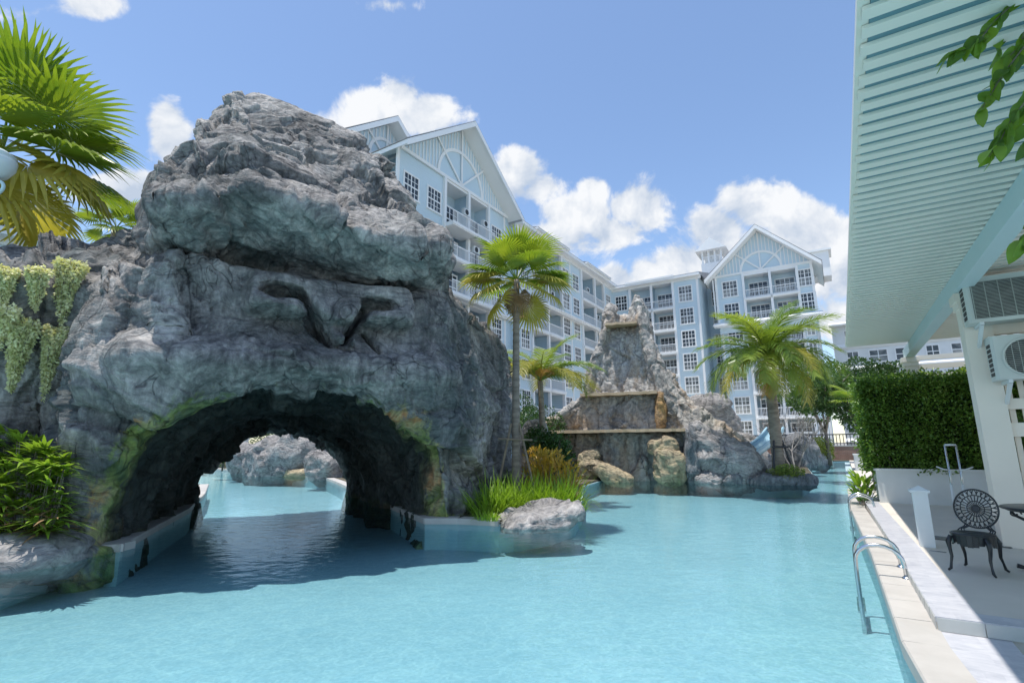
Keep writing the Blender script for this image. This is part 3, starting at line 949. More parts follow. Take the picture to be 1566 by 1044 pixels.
# --- gable building on the right
gb = thing('apartment_building', 'pale blue gable fronted building with half round sunburst trim behind the coconut palm', 'building', LW(0, 67.5), GRID)
GF = [z + .4 for z in FLOORS]
facade(gb, [(-11.4, -8.2, 'W'), (-8.2, -5.2, 'B'), (-5.2, -2.3, 'B'), (-2.3, .9 - 1.7, 'W')], GF[5:], top=22.2, wins=(1.6, 1.9))
facade(gb, [(-11.2, -8.2, 'W'), (-8.2, -5.2, 'B'), (-5.2, -2.3, 'B'), (-2.3, -.9, 'N')], GF[:5], y=.45, top=GF[5] + .02, wins=(1.6, 1.9))
MB().quad((-.8, 0, 0), (-.8, 9, 0), (-.8, 9, 22.2), (-.8, 0, 22.2)).quad((-11.4, 9, 0), (-11.4, 0, 0), (-11.4, 0, 22.2), (-11.4, 9, 22.2)).build('side_wall', MSIDING, gb)
ledge(gb, -12.0, -.2, GF[5] - .3, .9)
for a in (-11.4, -8.2, -2.3, -.8):
    corner_board(gb, a, GF[5], 22.2)
for a in (-11.2, -8.2, -2.3, -.9):
    corner_board(gb, a, 0, GF[5] - .3, .45)
gable(gb, -11.5, -.7, 22.3, 27.3, over=1.6, depth=9, ext=1.0)
MB().tube([(-11.75, -.05, 22), (-11.75, -.05, 17)], .09, 8).build('downpipe', MTRIM, gb)
# recessed link between the wings
MB().quad((-13.2, 3.5, 0), (-11.4, 3.5, 0), (-11.4, 3.5, 22), (-13.2, 3.5, 22)).build('link_wall', MSIDING, gb)
for z in GF:
    add_window(gb, -12.2, z + 1.5, 3.5, .8, 1.75, 2, 2)
# roof turret
tu = MB().box(-13.6, -10.8, 3.2, 6.0, 22.5, 25.5).build('turret_base', MTRIM, gb)
for x in (-13.4, -12.6, -11.8, -11.0):
    for y in (3.4, 5.8):
        MB().box(x - .11, x + .11, y - .11, y + .11, 25.5, 27.3).build('turret_post', MTRIM, tu)
link('turret_railing', rail_mesh(2.5), tu, (-12.2, 3.35, 25.4))
MB().box(-13.0, -11.4, 4.2, 5.4, 25.5, 27.3).build('turret_core', MTRIM, tu)
MB().add([(-14.2, 2.6, 27.2), (-10.2, 2.6, 27.2), (-12.2, 2.6, 28.9), (-14.2, 6.6, 27.2), (-10.2, 6.6, 27.2), (-12.2, 6.6, 28.9)], [(0, 1, 2), (3, 5, 4), (0, 2, 5, 3), (1, 4, 5, 2), (0, 3, 4, 1)]).build('turret_roof', MTRIM, tu)
MB().box(-1.6, 1.2, 6.0, 9.0, 22.0, 25.3).box(-1.9, 1.5, 5.7, 9.3, 25.3, 25.55).build('roof_box', MTRIM, gb)

# --- white building further off, under the pergola
fb = thing('white_building', 'distant white building with wide dark windows seen below the pergola', 'building', LW(0, 85), GRID)
MB().quad((0.5, 0, 0), (34, 0, 0), (34, 0, 17.6), (0.5, 0, 17.6)).quad((.5, 6, 0), (.5, 0, 0), (.5, 0, 17.6), (.5, 6, 17.6)).build('wall', MWHITE, fb)
ledge(fb, 0.2, 34, 17.6, .9)
for j, z in enumerate((2.5, 5.8, 9.1, 12.4, 15.4)):
    for i in range(11):
        add_window(fb, 2.6 + i * 2.9, z + .6, 0, 1.9 if i % 3 else 1.2, 1.5, 2, 1)
    ledge(fb, 0.4, 34, z - 1.0, .25)
# --- building beyond the left palm
lb = thing('white_building', 'distant white and blue building with turret behind the left fan palm', 'building', LW(-30.0, 0), GRID + RAD(90))
facade(lb, [(-4, -1, 'W'), (-1, 2.5, 'W'), (2.5, 5.0, 'W'), (5.0, 7.5, 'W')], [1.2, 4.1, 7.0], top=10.6, wins=(1.7, 1.7))
eave_roof(lb, -4.4, 7.9, 10.6, back=3, rise=1.4)
MB().box(5.4, 8.2, 1.0, 3.2, 10.5, 13.0).build('turret_base', MTRIM, lb)
for j in range(3):
    add_window(lb, 6.8, 11.9, 1.0, 1.6, 1.3, 4, 2) if j == 0 else None
MB().add([(4.9, .6, 13.0), (8.7, .6, 13.0), (6.8, .6, 14.4), (4.9, 3.6, 13.0), (8.7, 3.6, 13.0), (6.8, 3.6, 14.4)], [(0, 1, 2), (3, 5, 4), (0, 2, 5, 3), (1, 4, 5, 2), (0, 3, 4, 1)]).build('turret_roof', MTRIM, lb)
# ================================================================== ROCKS
import openvdb as vdb
def smax(a, b, k):
    return 0.5 * (a + b + np.sqrt((a - b) ** 2 + k * k))
def smin(a, b, k):
    return 0.5 * (a + b - np.sqrt((a - b) ** 2 + k * k))
def sstep(x, a, b):
    t = np.clip((x - a) / (b - a), 0, 1)
    return t * t * (3 - 2 * t)
def solid_mesh(fn, lo, hi, vox, sub=True, drop=None):
    n = [int(math.ceil((h - l) / vox)) + 1 for l, h in zip(lo, hi)]
    ax = [np.float32(l) + np.arange(k, dtype=np.float32) * np.float32(vox) for l, k in zip(lo, n)]
    X, Y, Z = np.meshgrid(*ax, indexing='ij', sparse=True)
    D = np.clip(fn(X, Y, Z), -3 * vox, 3 * vox).astype(np.float32)
    D = np.ascontiguousarray(np.broadcast_to(D, n)).copy()
    for a in range(3):
        ix = [slice(None)] * 3
        for e in (0, -1):
            ix[a] = e
            D[tuple(ix)] = 3 * vox
    g = vdb.FloatGrid(3 * vox)
    g.copyFromArray(D, tolerance=1e-5)
    P, Q = g.convertToQuads(isovalue=0.0)
    V = np.asarray(P, dtype=np.float64) * vox + np.array(lo)
    Q = np.asarray(Q, dtype=np.int64)[:, ::-1]
    if drop is not None:                                  # leave out what lies deep below ground
        keep = ~(drop(V)[Q].all(1))
        Q = Q[keep]
        used = np.unique(Q)
        mp = np.full(len(V), -1)
        mp[used] = np.arange(len(used))
        V, Q = V[used], mp[Q]
    if sub:
        V, Q = quad_split(V, Q)
    return V, Q
def quad_split(V, Q):
    E = np.sort(np.stack([Q, np.roll(Q, -1, 1)], 2).reshape(-1, 2), 1)
    key = E[:, 0] * (len(V) + 1) + E[:, 1]
    uq, idx, inv = np.unique(key, return_index=True, return_inverse=True)
    em = (V[E[idx, 0]] + V[E[idx, 1]]) / 2
    fc = V[Q].mean(1)
    ei = inv.reshape(-1, 4) + len(V)
    fi = np.arange(len(Q)) + len(V) + len(em)
    NV = np.vstack([V, em, fc])
    NQ = np.concatenate([np.stack([Q[:, k], ei[:, k], fi, ei[:, (k + 3) % 4]], 1) for k in range(4)])
    return NV, NQ
def outward(V, Q):
    """flip if the winding points inward"""
    a, b, c, d = (V[Q[:, k]] for k in range(4))
    vol = (np.einsum('ij,ij->i', a, np.cross(b, c)) + np.einsum('ij,ij->i', a, np.cross(c, d))).sum()
    return Q if vol > 0 else Q[:, ::-1]

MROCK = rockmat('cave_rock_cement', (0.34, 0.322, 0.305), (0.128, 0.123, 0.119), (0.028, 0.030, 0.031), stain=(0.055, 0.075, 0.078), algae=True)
MROCK2 = rockmat('waterfall_rock_cement', (0.38, 0.365, 0.34), (0.26, 0.245, 0.225), (0.11, 0.105, 0.10), stain=(0.27, 0.17, 0.085), strata=(2.5, 2.5, 5))
MBOULD = rockmat('grey_boulder', (0.31, 0.295, 0.285), (0.205, 0.195, 0.19), (0.09, 0.09, 0.092), streak=(1.2, 1.2, 1.2), strata=(1.5, 4, 9))
MBOULDT = rockmat('tan_boulder', (0.38, 0.31, 0.20), (0.26, 0.21, 0.14), (0.12, 0.105, 0.08), stain=(0.16, 0.17, 0.08), streak=(1.2, 1.2, .6))
MBOULDD = rockmat('dark_boulder', (0.19, 0.195, 0.20), (0.115, 0.12, 0.125), (0.05, 0.055, 0.06), streak=(2, 2, .3), strata=(7, 7, 1.2))

# --- the cave rock: a carved face over a tunnel.  local x along the face, y into the rock
RO, RA = (-3.82, 9.45), math.atan2(.52, .854)
I = np.interp
def cave(s, d, z):
    # head: brow, eyes, nose plate, lip, sloping crown
    bt = I(s, [-3.4, -2, -1.2, 0, 1, 2.1, 3.0], [5.7, 5.76, 6.18, 5.98, 5.66, 5.74, 5.83]) - 5.85
    zz = z - bt * sstep(z, 4.6, 5.3) * (1 - sstep(z, 6.2, 8.0))
    prof = I(zz, [-1.3, 0, 2.2, 2.6, 2.85, 3.0, 3.1, 3.4, 3.9, 4.80, 4.90, 5.02, 5.20, 5.36, 5.54, 5.66, 5.76, 6.0, 6.45, 7.2, 8.2, 9.6, 10.8, 11.3, 12.2],
             [0.10, 0.05, 0.0, -.16, -.36, -.48, -.40, 0.04, 0.24, 0.34, 0.62, 0.82, 0.66, 0.20, -.36, -.70, -.66, -.30, .30, 1.10, 1.85, 2.75, 3.55, 4.3, 6.0]).astype(np.float32)
    plate = sstep(s, -1.12, -.92) * (1 - sstep(s, 1.88, 2.08)) * sstep(z, 3.82 + .10 * np.abs(s - .5), 3.96 + .10 * np.abs(s - .5)) * (1 - sstep(z, 4.72, 4.9))
    prof = prof - plate * (0.66 - 0.34 * sstep(z, 4.0, 4.85))
    wedge = sstep(s, .10 + .30 * (3.9 - z), .22 + .30 * (3.9 - z)) * (1 - sstep(s, .86 - .25 * (3.9 - z), .98 - .25 * (3.9 - z))) * sstep(z, 3.4, 3.5) * (1 - sstep(z, 3.85, 4.0))
    prof = prof - .42 * wedge
    cheek = sstep(s, -.9, -.4) * (1 - sstep(s, 1.3, 1.9)) * sstep(z, 3.0, 3.2) * (1 - sstep(z, 3.5, 3.75))
    prof = prof - 0.12 * cheek
    prof = prof + 0.10 * (np.abs(s) / 3.0) ** 3
    front = (prof - d) * 0.78
    sl = I(z, [-1.3, 6, 7.3, 7.9, 9.4, 10.3, 11.1, 11.6], [-3.4, -2.75, -2.85, -2.6, -2.35, -1.95, -1.25, -.85]).astype(np.float32)
    sr = I(z, [-1.3, 3, 5.3, 6.7, 8.3, 9.5, 10.3, 10.9, 11.5], [3.2, 3.2, 3.1, 2.95, 2.85, 2.5, 1.5, .2, -.6]).astype(np.float32)
    bk = I(z, [-1.3, 0, 6, 10, 11.2], [8.6, 8.4, 7.6, 6.2, 5.0]).astype(np.float32)
    A = smax(smax(front, sl - s, 0.55), s - sr, 0.55)
    A = smax(A, (d - bk) * .9, 0.5)
    # left shoulder
    tb = I(s, [-12, -7, -5.1, -4.6, -3.9, -3.1, -2.4], [3.6, 4.6, 5.0, 5.3, 5.6, 6.0, 6.2]).astype(np.float32)
    fb = I(z, [-1.3, 0, .8, 1.5, 2.6, 3.4, 4.2, 5.0, 5.7], [0.65, .55, .55, .35, .15, .45, .9, 1.7, 3.0]).astype(np.float32)
    hollow = 1.9 * (1 - sstep(s, -3.9, -3.1)) * (1 - sstep(z, 2.4, 4.4))
    B = smax((fb + hollow + 0.12 * np.maximum(0, -4.0 - s) - d) * .85, (z - tb) * .8, .5)
    B = smax(B, s + 2.0, .4)
    B = smax(B, d - 8.0 + 0.5 * np.maximum(0, -5 - s), .5)
    # right cheek, falling back
    tc_ = I(s, [2, 3.6, 4.65, 6.4, 7.2], [5.6, 5.55, 5.3, 5.35, 4.9]).astype(np.float32)
    fc_ = I(z, [-1.3, 0, 1.2, 2.5, 3.6, 4.6, 5.6], [-.05, 0.0, .25, .1, .35, .6, 1.6]).astype(np.float32)
    rr = I(z, [-1.3, 0, 2.4, 4.5, 5.6], [6.4, 6.45, 6.95, 6.85, 6.3]).astype(np.float32)
    Cc = smax((fc_ + np.maximum(0, s - 2.9) * .80 - d) * .72, (z - tc_) * .85, .45)
    Cc = smax(Cc, s - rr, .5)
    Cc = smax(Cc, 1.8 - s, .4)
    Cc = smax(Cc, d - 8.4, .5)
    f = smin(smin(A, B, .35), Cc, .35)
    # eye hollows, nostrils, carved slits
    def ell(c, r):
        return (np.sqrt(((s - c[0]) / r[0]) ** 2 + ((d - c[1]) / r[1]) ** 2 + ((z - c[2]) / r[2]) ** 2) - 1) * min(r)
    for c, r in (((-1.0, .55, 5.20), (.80, 1.1, .33)), ((1.92, .55, 5.05), (.66, 1.0, .27)),
                 ((-.5, -.2, 4.38), (.42, .7, .17)), ((1.36, -.2, 4.38), (.38, .7, .17)),
                 ((-2.65, 1.6, 8.0), (.22, .5, .42)), ((2.2, 2.05, 9.1), (.5, .4, .25))):
        f = smax(f, -ell(c, r), .05)
    def slit(a, b, r):
        ax_, az_ = b[0] - a[0], b[1] - a[1]
        t = np.clip(((s - a[0]) * ax_ + (z - a[1]) * az_) / (ax_ ** 2 + az_ ** 2), 0, 1)
        q = np.sqrt((s - a[0] - t * ax_) ** 2 + (z - a[1] - t * az_) ** 2) - r * (1.25 - .5 * t)
        return np.maximum(q, np.maximum(d - .75, -1.6 - d))
    f = smax(f, -slit((-.2, 4.38), (.42, 3.42), .075), .04)
    f = smax(f, -slit((1.10, 4.34), (.66, 3.5), .075), .04)
    f = smax(f, -slit((1.12, 3.75), (1.55, 3.1), .05), .04)
    f = smax(f, -tunnel(s, d, z), .22)
    # crack lines running over the crown
    return f
def tunnel(s, d, z):
    t = np.clip(d / 8.0, 0, 1)
    sc = 0.0 + 0.72 * t
    w = 2.80 - 0.72 * t
    h = 2.80 - 0.62 * t
    return (((np.abs(s - sc) / w) ** 2.3 + (np.maximum(z, 0) / h) ** 2.3) ** (1 / 2.3) - 1) * 2.0
V, Q = solid_mesh(cave, (-11.5, -1.6, -1.28), (8.0, 9.6, 12.0), 0.085, drop=lambda V: V[:, 2] < -0.6)
Q = outward(V, Q)
N = vnormals(V, Q)
crown = np.clip((V[:, 2] - 5.8) / 1.5, 0, 1)
lipband = np.exp(-((V[:, 2] - 2.95) / .35) ** 2) * (np.abs(V[:, 0]) < 2.6) * (V[:, 1] < 1.0)
plateau = np.exp(-(((V[:, 0] - .5) / 1.9) ** 4 + ((V[:, 2] - 4.2) / .95) ** 4)) * (V[:, 1] < 1.2)
amp = (1.0 - 0.78 * plateau) * (1 - .5 * lipband) * (.85 + .3 * crown)
dA = rock_disp(V, 21, 1.05, 1.0, tilt=(0.30, -.35, 1.0), flow=(.8, .3, -.5), stretch=.5, small=1.1)
dB = rock_disp(V, 33, 0.85, 1.35, tilt=(1.0, .3, .45), flow=(.15, .1, 1), stretch=.5)
mixw = sstep(pnoise(V * 0.33, 5), -.10, .14)
dsp = (dA * mixw + dB * (1 - mixw)) * amp
folds = ridged(V * np.array([1.6, 1.6, 0.36]) + 8, 3, 71)
dsp *= 1 - .55 * sstep(V[:, 2], 9.6, 10.6)
dsp += 0.10 * (1 - crown) * (1 - plateau) * folds
V2 = V + N * dsp[:, None]
V_CAVE, Q_CAVE = V2, Q
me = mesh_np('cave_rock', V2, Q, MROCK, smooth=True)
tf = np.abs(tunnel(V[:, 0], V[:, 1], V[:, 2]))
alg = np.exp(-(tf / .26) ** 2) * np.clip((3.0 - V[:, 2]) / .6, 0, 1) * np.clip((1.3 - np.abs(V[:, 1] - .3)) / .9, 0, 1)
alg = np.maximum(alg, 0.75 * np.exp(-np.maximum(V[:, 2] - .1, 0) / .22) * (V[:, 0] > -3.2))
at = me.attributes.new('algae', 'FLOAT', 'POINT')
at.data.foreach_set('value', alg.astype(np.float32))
at = me.attributes.new('tunnel_shade', 'FLOAT', 'POINT')  # mask for the shade painted on the tunnel walls
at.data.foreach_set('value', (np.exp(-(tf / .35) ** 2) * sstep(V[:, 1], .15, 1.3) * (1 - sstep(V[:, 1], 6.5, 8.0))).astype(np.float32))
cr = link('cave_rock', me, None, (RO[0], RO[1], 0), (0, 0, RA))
tag(cr, 'huge dark grey carved rock face with an arched tunnel over the pool', 'rock')
def RW(s, d, z=0.0):
    c, q = math.cos(RA), math.sin(RA)
    return Vector((RO[0] + s * c - d * q, RO[1] + s * q + d * c, z))

# --- the stepped waterfall rock
VO, VA = (6.2, 22.3), RAD(-17)
def VW(x, y, z=0.0):
    c, q = math.cos(VA), math.sin(VA)
    return Vector((VO[0] + x * c - y * q, VO[1] + x * q + y * c, z))
def volcano(x, y, z):
    xl = I(z, [-1.3, 0, 2.1, 2.45, 2.8, 3.3, 4, 5.3, 6.6, 7.9, 9.0], [-5.7, -5.7, -6.0, -5.7, -4.9, -4.05, -3.4, -2.98, -2.6, -2.32, -2.16]).astype(np.float32)
    xr = I(z, [-1.3, 0, 1.2, 2.0, 2.6, 3.2, 4, 5.1, 6.4, 8.1, 9.1], [4.8, 4.6, 3.9, 3.0, 2.3, 1.55, 1.0, .40, -.05, -.26, -.5]).astype(np.float32)
    il = I(z, [0, 2.2, 3.85, 7.2, 9], [-5.4, -4.7, -3.1, -2.05, -1.95]).astype(np.float32)
    ir = I(z, [0, 2.2, 3.8, 5.7, 7.4, 9], [1.0, .9, -.08, -.45, -.78, -.8]).astype(np.float32)
    pan = I(z, [-1.3, 0, 2.0, 2.2, 3.75, 3.9, 7.1, 7.3, 9.2], [.55, .5, .55, 1.0, 1.15, 1.45, 1.85, 2.2, 2.6]).astype(np.float32)
    fl = I(z, [-1.3, 0, 2.2, 4, 7.3, 9.2], [.0, .1, .45, .95, 1.6, 2.2]).astype(np.float32)
    w = sstep(x, il - .25, il + .1) * (1 - sstep(x, ir - .1, ir + .2))
    w = w * (1 - .45 * (1 - sstep(x, -5, -3.6)) * (z < 2.1))
    fr = fl + (pan - fl) * w
    cap = I(x, [-2.6, -2.3, -2.1, -1.85, -1.7, -1.0, -.85, -.5, -.3], [9.0, 9.05, 8.9, 8.35, 8.05, 8.15, 9.1, 9.1, 8.7]).astype(np.float32)
    f = smax(smax((fr - y) * .85, xl - x, .35), x - xr, .35)
    f = smax(f, y - I(z, [0, 9], [6.0, 3.4]).astype(np.float32), .4)
    return smax(f, (z - cap) * .8, .2)
V, Q = solid_mesh(volcano, (-6.8, -.6, -1.0), (5.6, 6.8, 9.6), 0.11, drop=lambda V: V[:, 2] < -0.5)
Q = outward(V, Q)
N = vnormals(V, Q)
dsp = rock_disp(V, 5, 0.55, 1.0, tilt=(.8, .3, .5), strata=1.2, crack=1.2, flow=(.15, .1, 1), stretch=.42) + .05 * ridged(V * np.array([2.0, 2.0, 1.0]), 3, 12)
V2 = V + N * dsp[:, None]
wr = thing('waterfall_rock', 'tall tapering grey rock with three stone ledges and rust stains', 'rock', (VO[0], VO[1], 0), VA)
link('rock_body', mesh_np('rock_body', V2, Q, MROCK2, True), wr)
MLEDGE = plain('ledge_stone', (0.46, 0.37, 0.25), (0.33, 0.24, 0.14), 1.6, .8, .5, 20, bdist=.02)
def wavy_slab(x0, x1, y0, y1, z, th, seed):
    m = MB()
    n = max(6, int((x1 - x0) / .18))
    rnd = random.Random(seed)
    vs, fs = [], []
    for i in range(n + 1):
        x = x0 + (x1 - x0) * i / n
        yo = y0 + rnd.uniform(-.05, .05)
        zz = z + rnd.uniform(-.012, .012)
        vs += [(x, yo, zz), (x, yo + .02, zz + th), (x, y1, zz + th), (x, y1, zz)]
    for i in range(n):
        a, b = i * 4, i * 4 + 4
        fs += [(a, b, b + 1, a + 1), (a + 1, b + 1, b + 2, a + 2), (a + 2, b + 2, b + 3, a + 3), (a + 3, b + 3, b, a)]
    fs += [(0, 1, 2, 3), (n * 4 + 3, n * 4 + 2, n * 4 + 1, n * 4)]
    return m.add(vs, fs)
wavy_slab(-6.05, 1.08, -.12, 1.3, 2.06, .13, 1).build('ledge', MLEDGE, wr)
wavy_slab(-3.42, .02, .62, 1.7, 3.74, .13, 2).build('ledge', MLEDGE, wr)
wavy_slab(-2.2, -.72, 1.25, 2.5, 7.14, .11, 3).build('ledge', MLEDGE, wr)
MRUST = plain('rust_stained_stone', (0.42, 0.24, 0.09), (0.25, 0.14, 0.06), 3, .85, .8, 14, bdist=.04)
# --- loose boulders
def boulder(loc, size, rz, seed, mat, label, cut=None, group=None, tilt=(.2, .9, .6), amp=.5, scale=.6, strata=1.3, sub=5, sq=.8, tip=0.0, name='boulder'):
    bm = bmesh.new()
    bmesh.ops.create_icosphere(bm, subdivisions=sub, radius=1.0)
    V = np.array([v.co[:] for v in bm.verts])
    Fq = np.array([[v.index for v in f.verts] for f in bm.faces])
    bm.free()
    V = np.sign(V) * np.abs(V) ** sq
    V = V / np.maximum(1.0, np.linalg.norm(V, axis=1, keepdims=True) / 1.15)
    V = V * np.array(size)
    V[:, 2] += tip * V[:, 0]
    lump = fbm(V / max(size) * 1.1 + seed * 3.1, 2, seed)
    N = vnormals(V, Fq)
    V = V + N * (lump * .35 * min(size))[:, None]
    V = V + vnormals(V, Fq) * rock_disp(V + seed * 7.7, seed, scale, amp, tilt=tilt, strata=strata)[:, None]
    if cut is not None:
        V[:, 2] = np.maximum(V[:, 2], cut)
    o = link(name, mesh_np(name, V, Fq, mat, True), None, loc, (0, 0, rz))
    return tag(o, label, 'boulder', group)
boulder((-7.75, 7.55, .06), (1.55, .95, .34), .35, 3, MBOULD, 'pale flat boulder at the pool edge below the leafy palm bush', tilt=(.25, .95, .35), strata=1.0, amp=.3, sq=.6)
boulder((.52, 10.95, .06), (.86, .66, .30), .18, 8, MBOULD, 'pale grey boulder beside the grass clump at the corner of the coping', cut=-.14, tilt=(.2, .5, 1), amp=.6, tip=.16, sq=.65)
p = at_y(440, 700, 30.0)
boulder((p.x + .1, 30.0, .85), (2.7, 1.5, 1.6), -.3, 4, MBOULD, 'large creased grey boulder lit beyond the tunnel', tilt=(1, .2, .9), amp=.8, scale=.8, tip=.22)
p = at_y(375, 715, 33.0)
boulder((p.x + .6, 32.5, .7), (1.3, 1.0, 1.1), .2, 14, MBOULD, 'rounded grey boulder left of the creased boulder beyond the tunnel', amp=.6)
p = at_z(452, 727, .05)
boulder((p.x, p.y + .2, .12), (1.15, .6, .32), -.5, 6, MBOULDT, 'low pale boulder on the coping beyond the tunnel', amp=.35)
p = at_y(492, 715, 25.6)
boulder((p.x + .1, 25.9, .5), (.95, .7, .75), -.2, 17, MBOULD, 'wedge shaped boulder beside the tunnel exit', amp=.5, tip=-.25)
boulder(VW(-2.15, -.35, .33), (1.0, .48, .42), VA, 9, MBOULDT, 'tan boulder lying at the waterline under the left of the lowest ledge', amp=.45, tip=-.32)
boulder(VW(-3.05, .05, .6), (.5, .4, .75), VA, 10, MBOULDT, 'upright tan boulder leaning behind the waterline boulder', amp=.45)
boulder(VW(.35, -.15, .62), (.68, .5, .78), VA, 11, MBOULDT, 'rusty yellow boulder under the right end of the lowest ledge', amp=.5)
boulder(VW(.15, .0, 1.45), (.62, .42, .42), VA, 25, MBOULDT, 'rusty rounded stone wedged below the lowest ledge', amp=.4)
boulder(VW(1.32, -.1, 1.0), (.36, .5, 1.35), VA, 12, MBOULDD, 'dark upright rock slab standing in the water beside the rusty boulder', tilt=(1, .1, .25), strata=1.8, amp=.6)
boulder(VW(2.6, .25, .7), (1.55, 1.0, 1.25), VA, 13, MBOULD, 'big slanting striped rock between the dark slab and the palm island', tilt=(.75, .1, 1), strata=2.2, amp=.75, tip=-.55)
boulder(VW(1.9, -.45, .12), (.6, .35, .28), VA, 15, MBOULD, 'low flat waterline rock in front of the slanting striped rock', amp=.4)
boulder(VW(2.75, -.6, .14), (.62, .36, .30), VA + .1, 16, MBOULDD, 'dark pointed waterline rock in front of the striped rock', amp=.45, tilt=(1, .2, .6), tip=.15)
boulder(VW(4.0, -.75, .10), (.95, .45, .32), VA, 18, MBOULDD, 'long low grey rock edging the palm island', amp=.45)
boulder(VW(5.1, -.55, .12), (.55, .5, .34), VA + .4, 19, MBOULDD, 'blunt grey rock at the tip of the palm island', amp=.45)
p = at_y(1085, 632, 25.5)
boulder((p.x, 25.5, p.z - .6), (1.35, 1.0, 1.55), -.2, 20, MBOULD, 'pointed grey rock standing behind the slanting striped rock', amp=.8, tilt=(.6, .3, 1))
p = at_y(1125, 668, 24.5)
boulder((p.x, 24.5, .95), (1.6, 1.0, 1.0), -.3, 22, MBOULD, 'broad grey rock under the water slide', amp=.7, tip=-.3, tilt=(.6, .3, 1))
p = at_z(1250, 711, .02)
boulder((p.x - .3, p.y, .45), (1.1, .8, .75), .3, 23, MBOULD, 'grey rock in the channel beyond the palm island', amp=.6, tip=-.3)
p = at_y(1222, 678, 33.0)
boulder((p.x, 33.0, .9), (1.1, .9, 1.3), .5, 24, MBOULDD, 'dark rock under the bare shrub beyond the palm island', amp=.7)
p = at_y(803, 655, 19.5)
boulder((p.x + .3, 19.5, 1.0), (.6, .7, 1.5), 0, 26, MBOULD, 'knobbly pale rock at the left end of the lowest ledge', amp=.5)
# rust-streaked rib running down from the middle ledge
rib = boulder((0.10, .92, 2.95), (.26, .42, .85), 0, 41, rockmat('rust_stained_stone', (0.36, 0.22, 0.09), (0.25, 0.16, 0.08), (0.12, .10, .08), stain=(.2, .19, .17)), None, sub=4, amp=.8, scale=.4, name='stained_rib')
del rib['category']
rib.parent = wr
# ================================================================== DECK THINGS (grid frame)
# --- pergola
pg = gthing('pergola', 'pale green slatted pergola roof on square posts over the deck', 'pergola', 1.72, 9.5, .215)
PO = (1.72, 9.5, .215)
slat = MB().box(.36, 6.4, -.045, .045, 0, .022).mesh('slat', MPERG)
y = 1.32
while y < 14.95:
    link('slat', slat, pg, (-PO[0] + random.uniform(-.012, .012), y - PO[1], 3.85 - PO[2] + random.uniform(-.002, .002)))
    y += 0.16
MB().box(.39, 6.42, 1.2, 15.0, 3.872, 3.90).build('roof_sheet', MPERGS, pg, PO)
MB().box(.33, .388, 1.2, 15.0, 3.878, 3.93).build('roof_edge', MPERG, pg, PO)
MB().box(1.57, 1.75, 1.2, 16.35, 3.62, 3.848).build('beam', MPERGB, pg, PO)
MB().box(5.4, 5.58, 1.2, 16.35, 3.62, 3.848).build('beam', MPERGB, pg, PO)
for px, py, wd in ((1.62, 9.36, .30), (1.53, 16.0, .26), (5.36, 9.36, .26), (5.36, 16.0, .26)):
    MB().box(px, px + wd, py, py + wd, .215, 3.62).build('post', MPERG, pg, PO)
    MB().box(px - .05, px + wd + .05, py - .05, py + wd + .05, 3.50, 3.618).box(px - .025, px + wd + .025, py - .025, py + wd + .025, 3.40, 3.50).build('post_capital', MPERG, pg, PO)
# rails closing the far end
tr = gthing('trellis_screen', 'pale horizontal rail screen above the hedge under the pergola', 'screen', 3.5, 16.2, .215)
for z in (2.85, 3.08, 3.31, 3.54):
    MB().box(1.80, 5.34, 16.05, 16.12, z, z + .11).build('rail', MPERG, tr, (3.5, 16.2, .215))
for x in (2.9, 4.1):
    MB().box(x, x + .1, 16.125, 16.2, .215, 3.62).build('upright', MPERG, tr, (3.5, 16.2, .215))

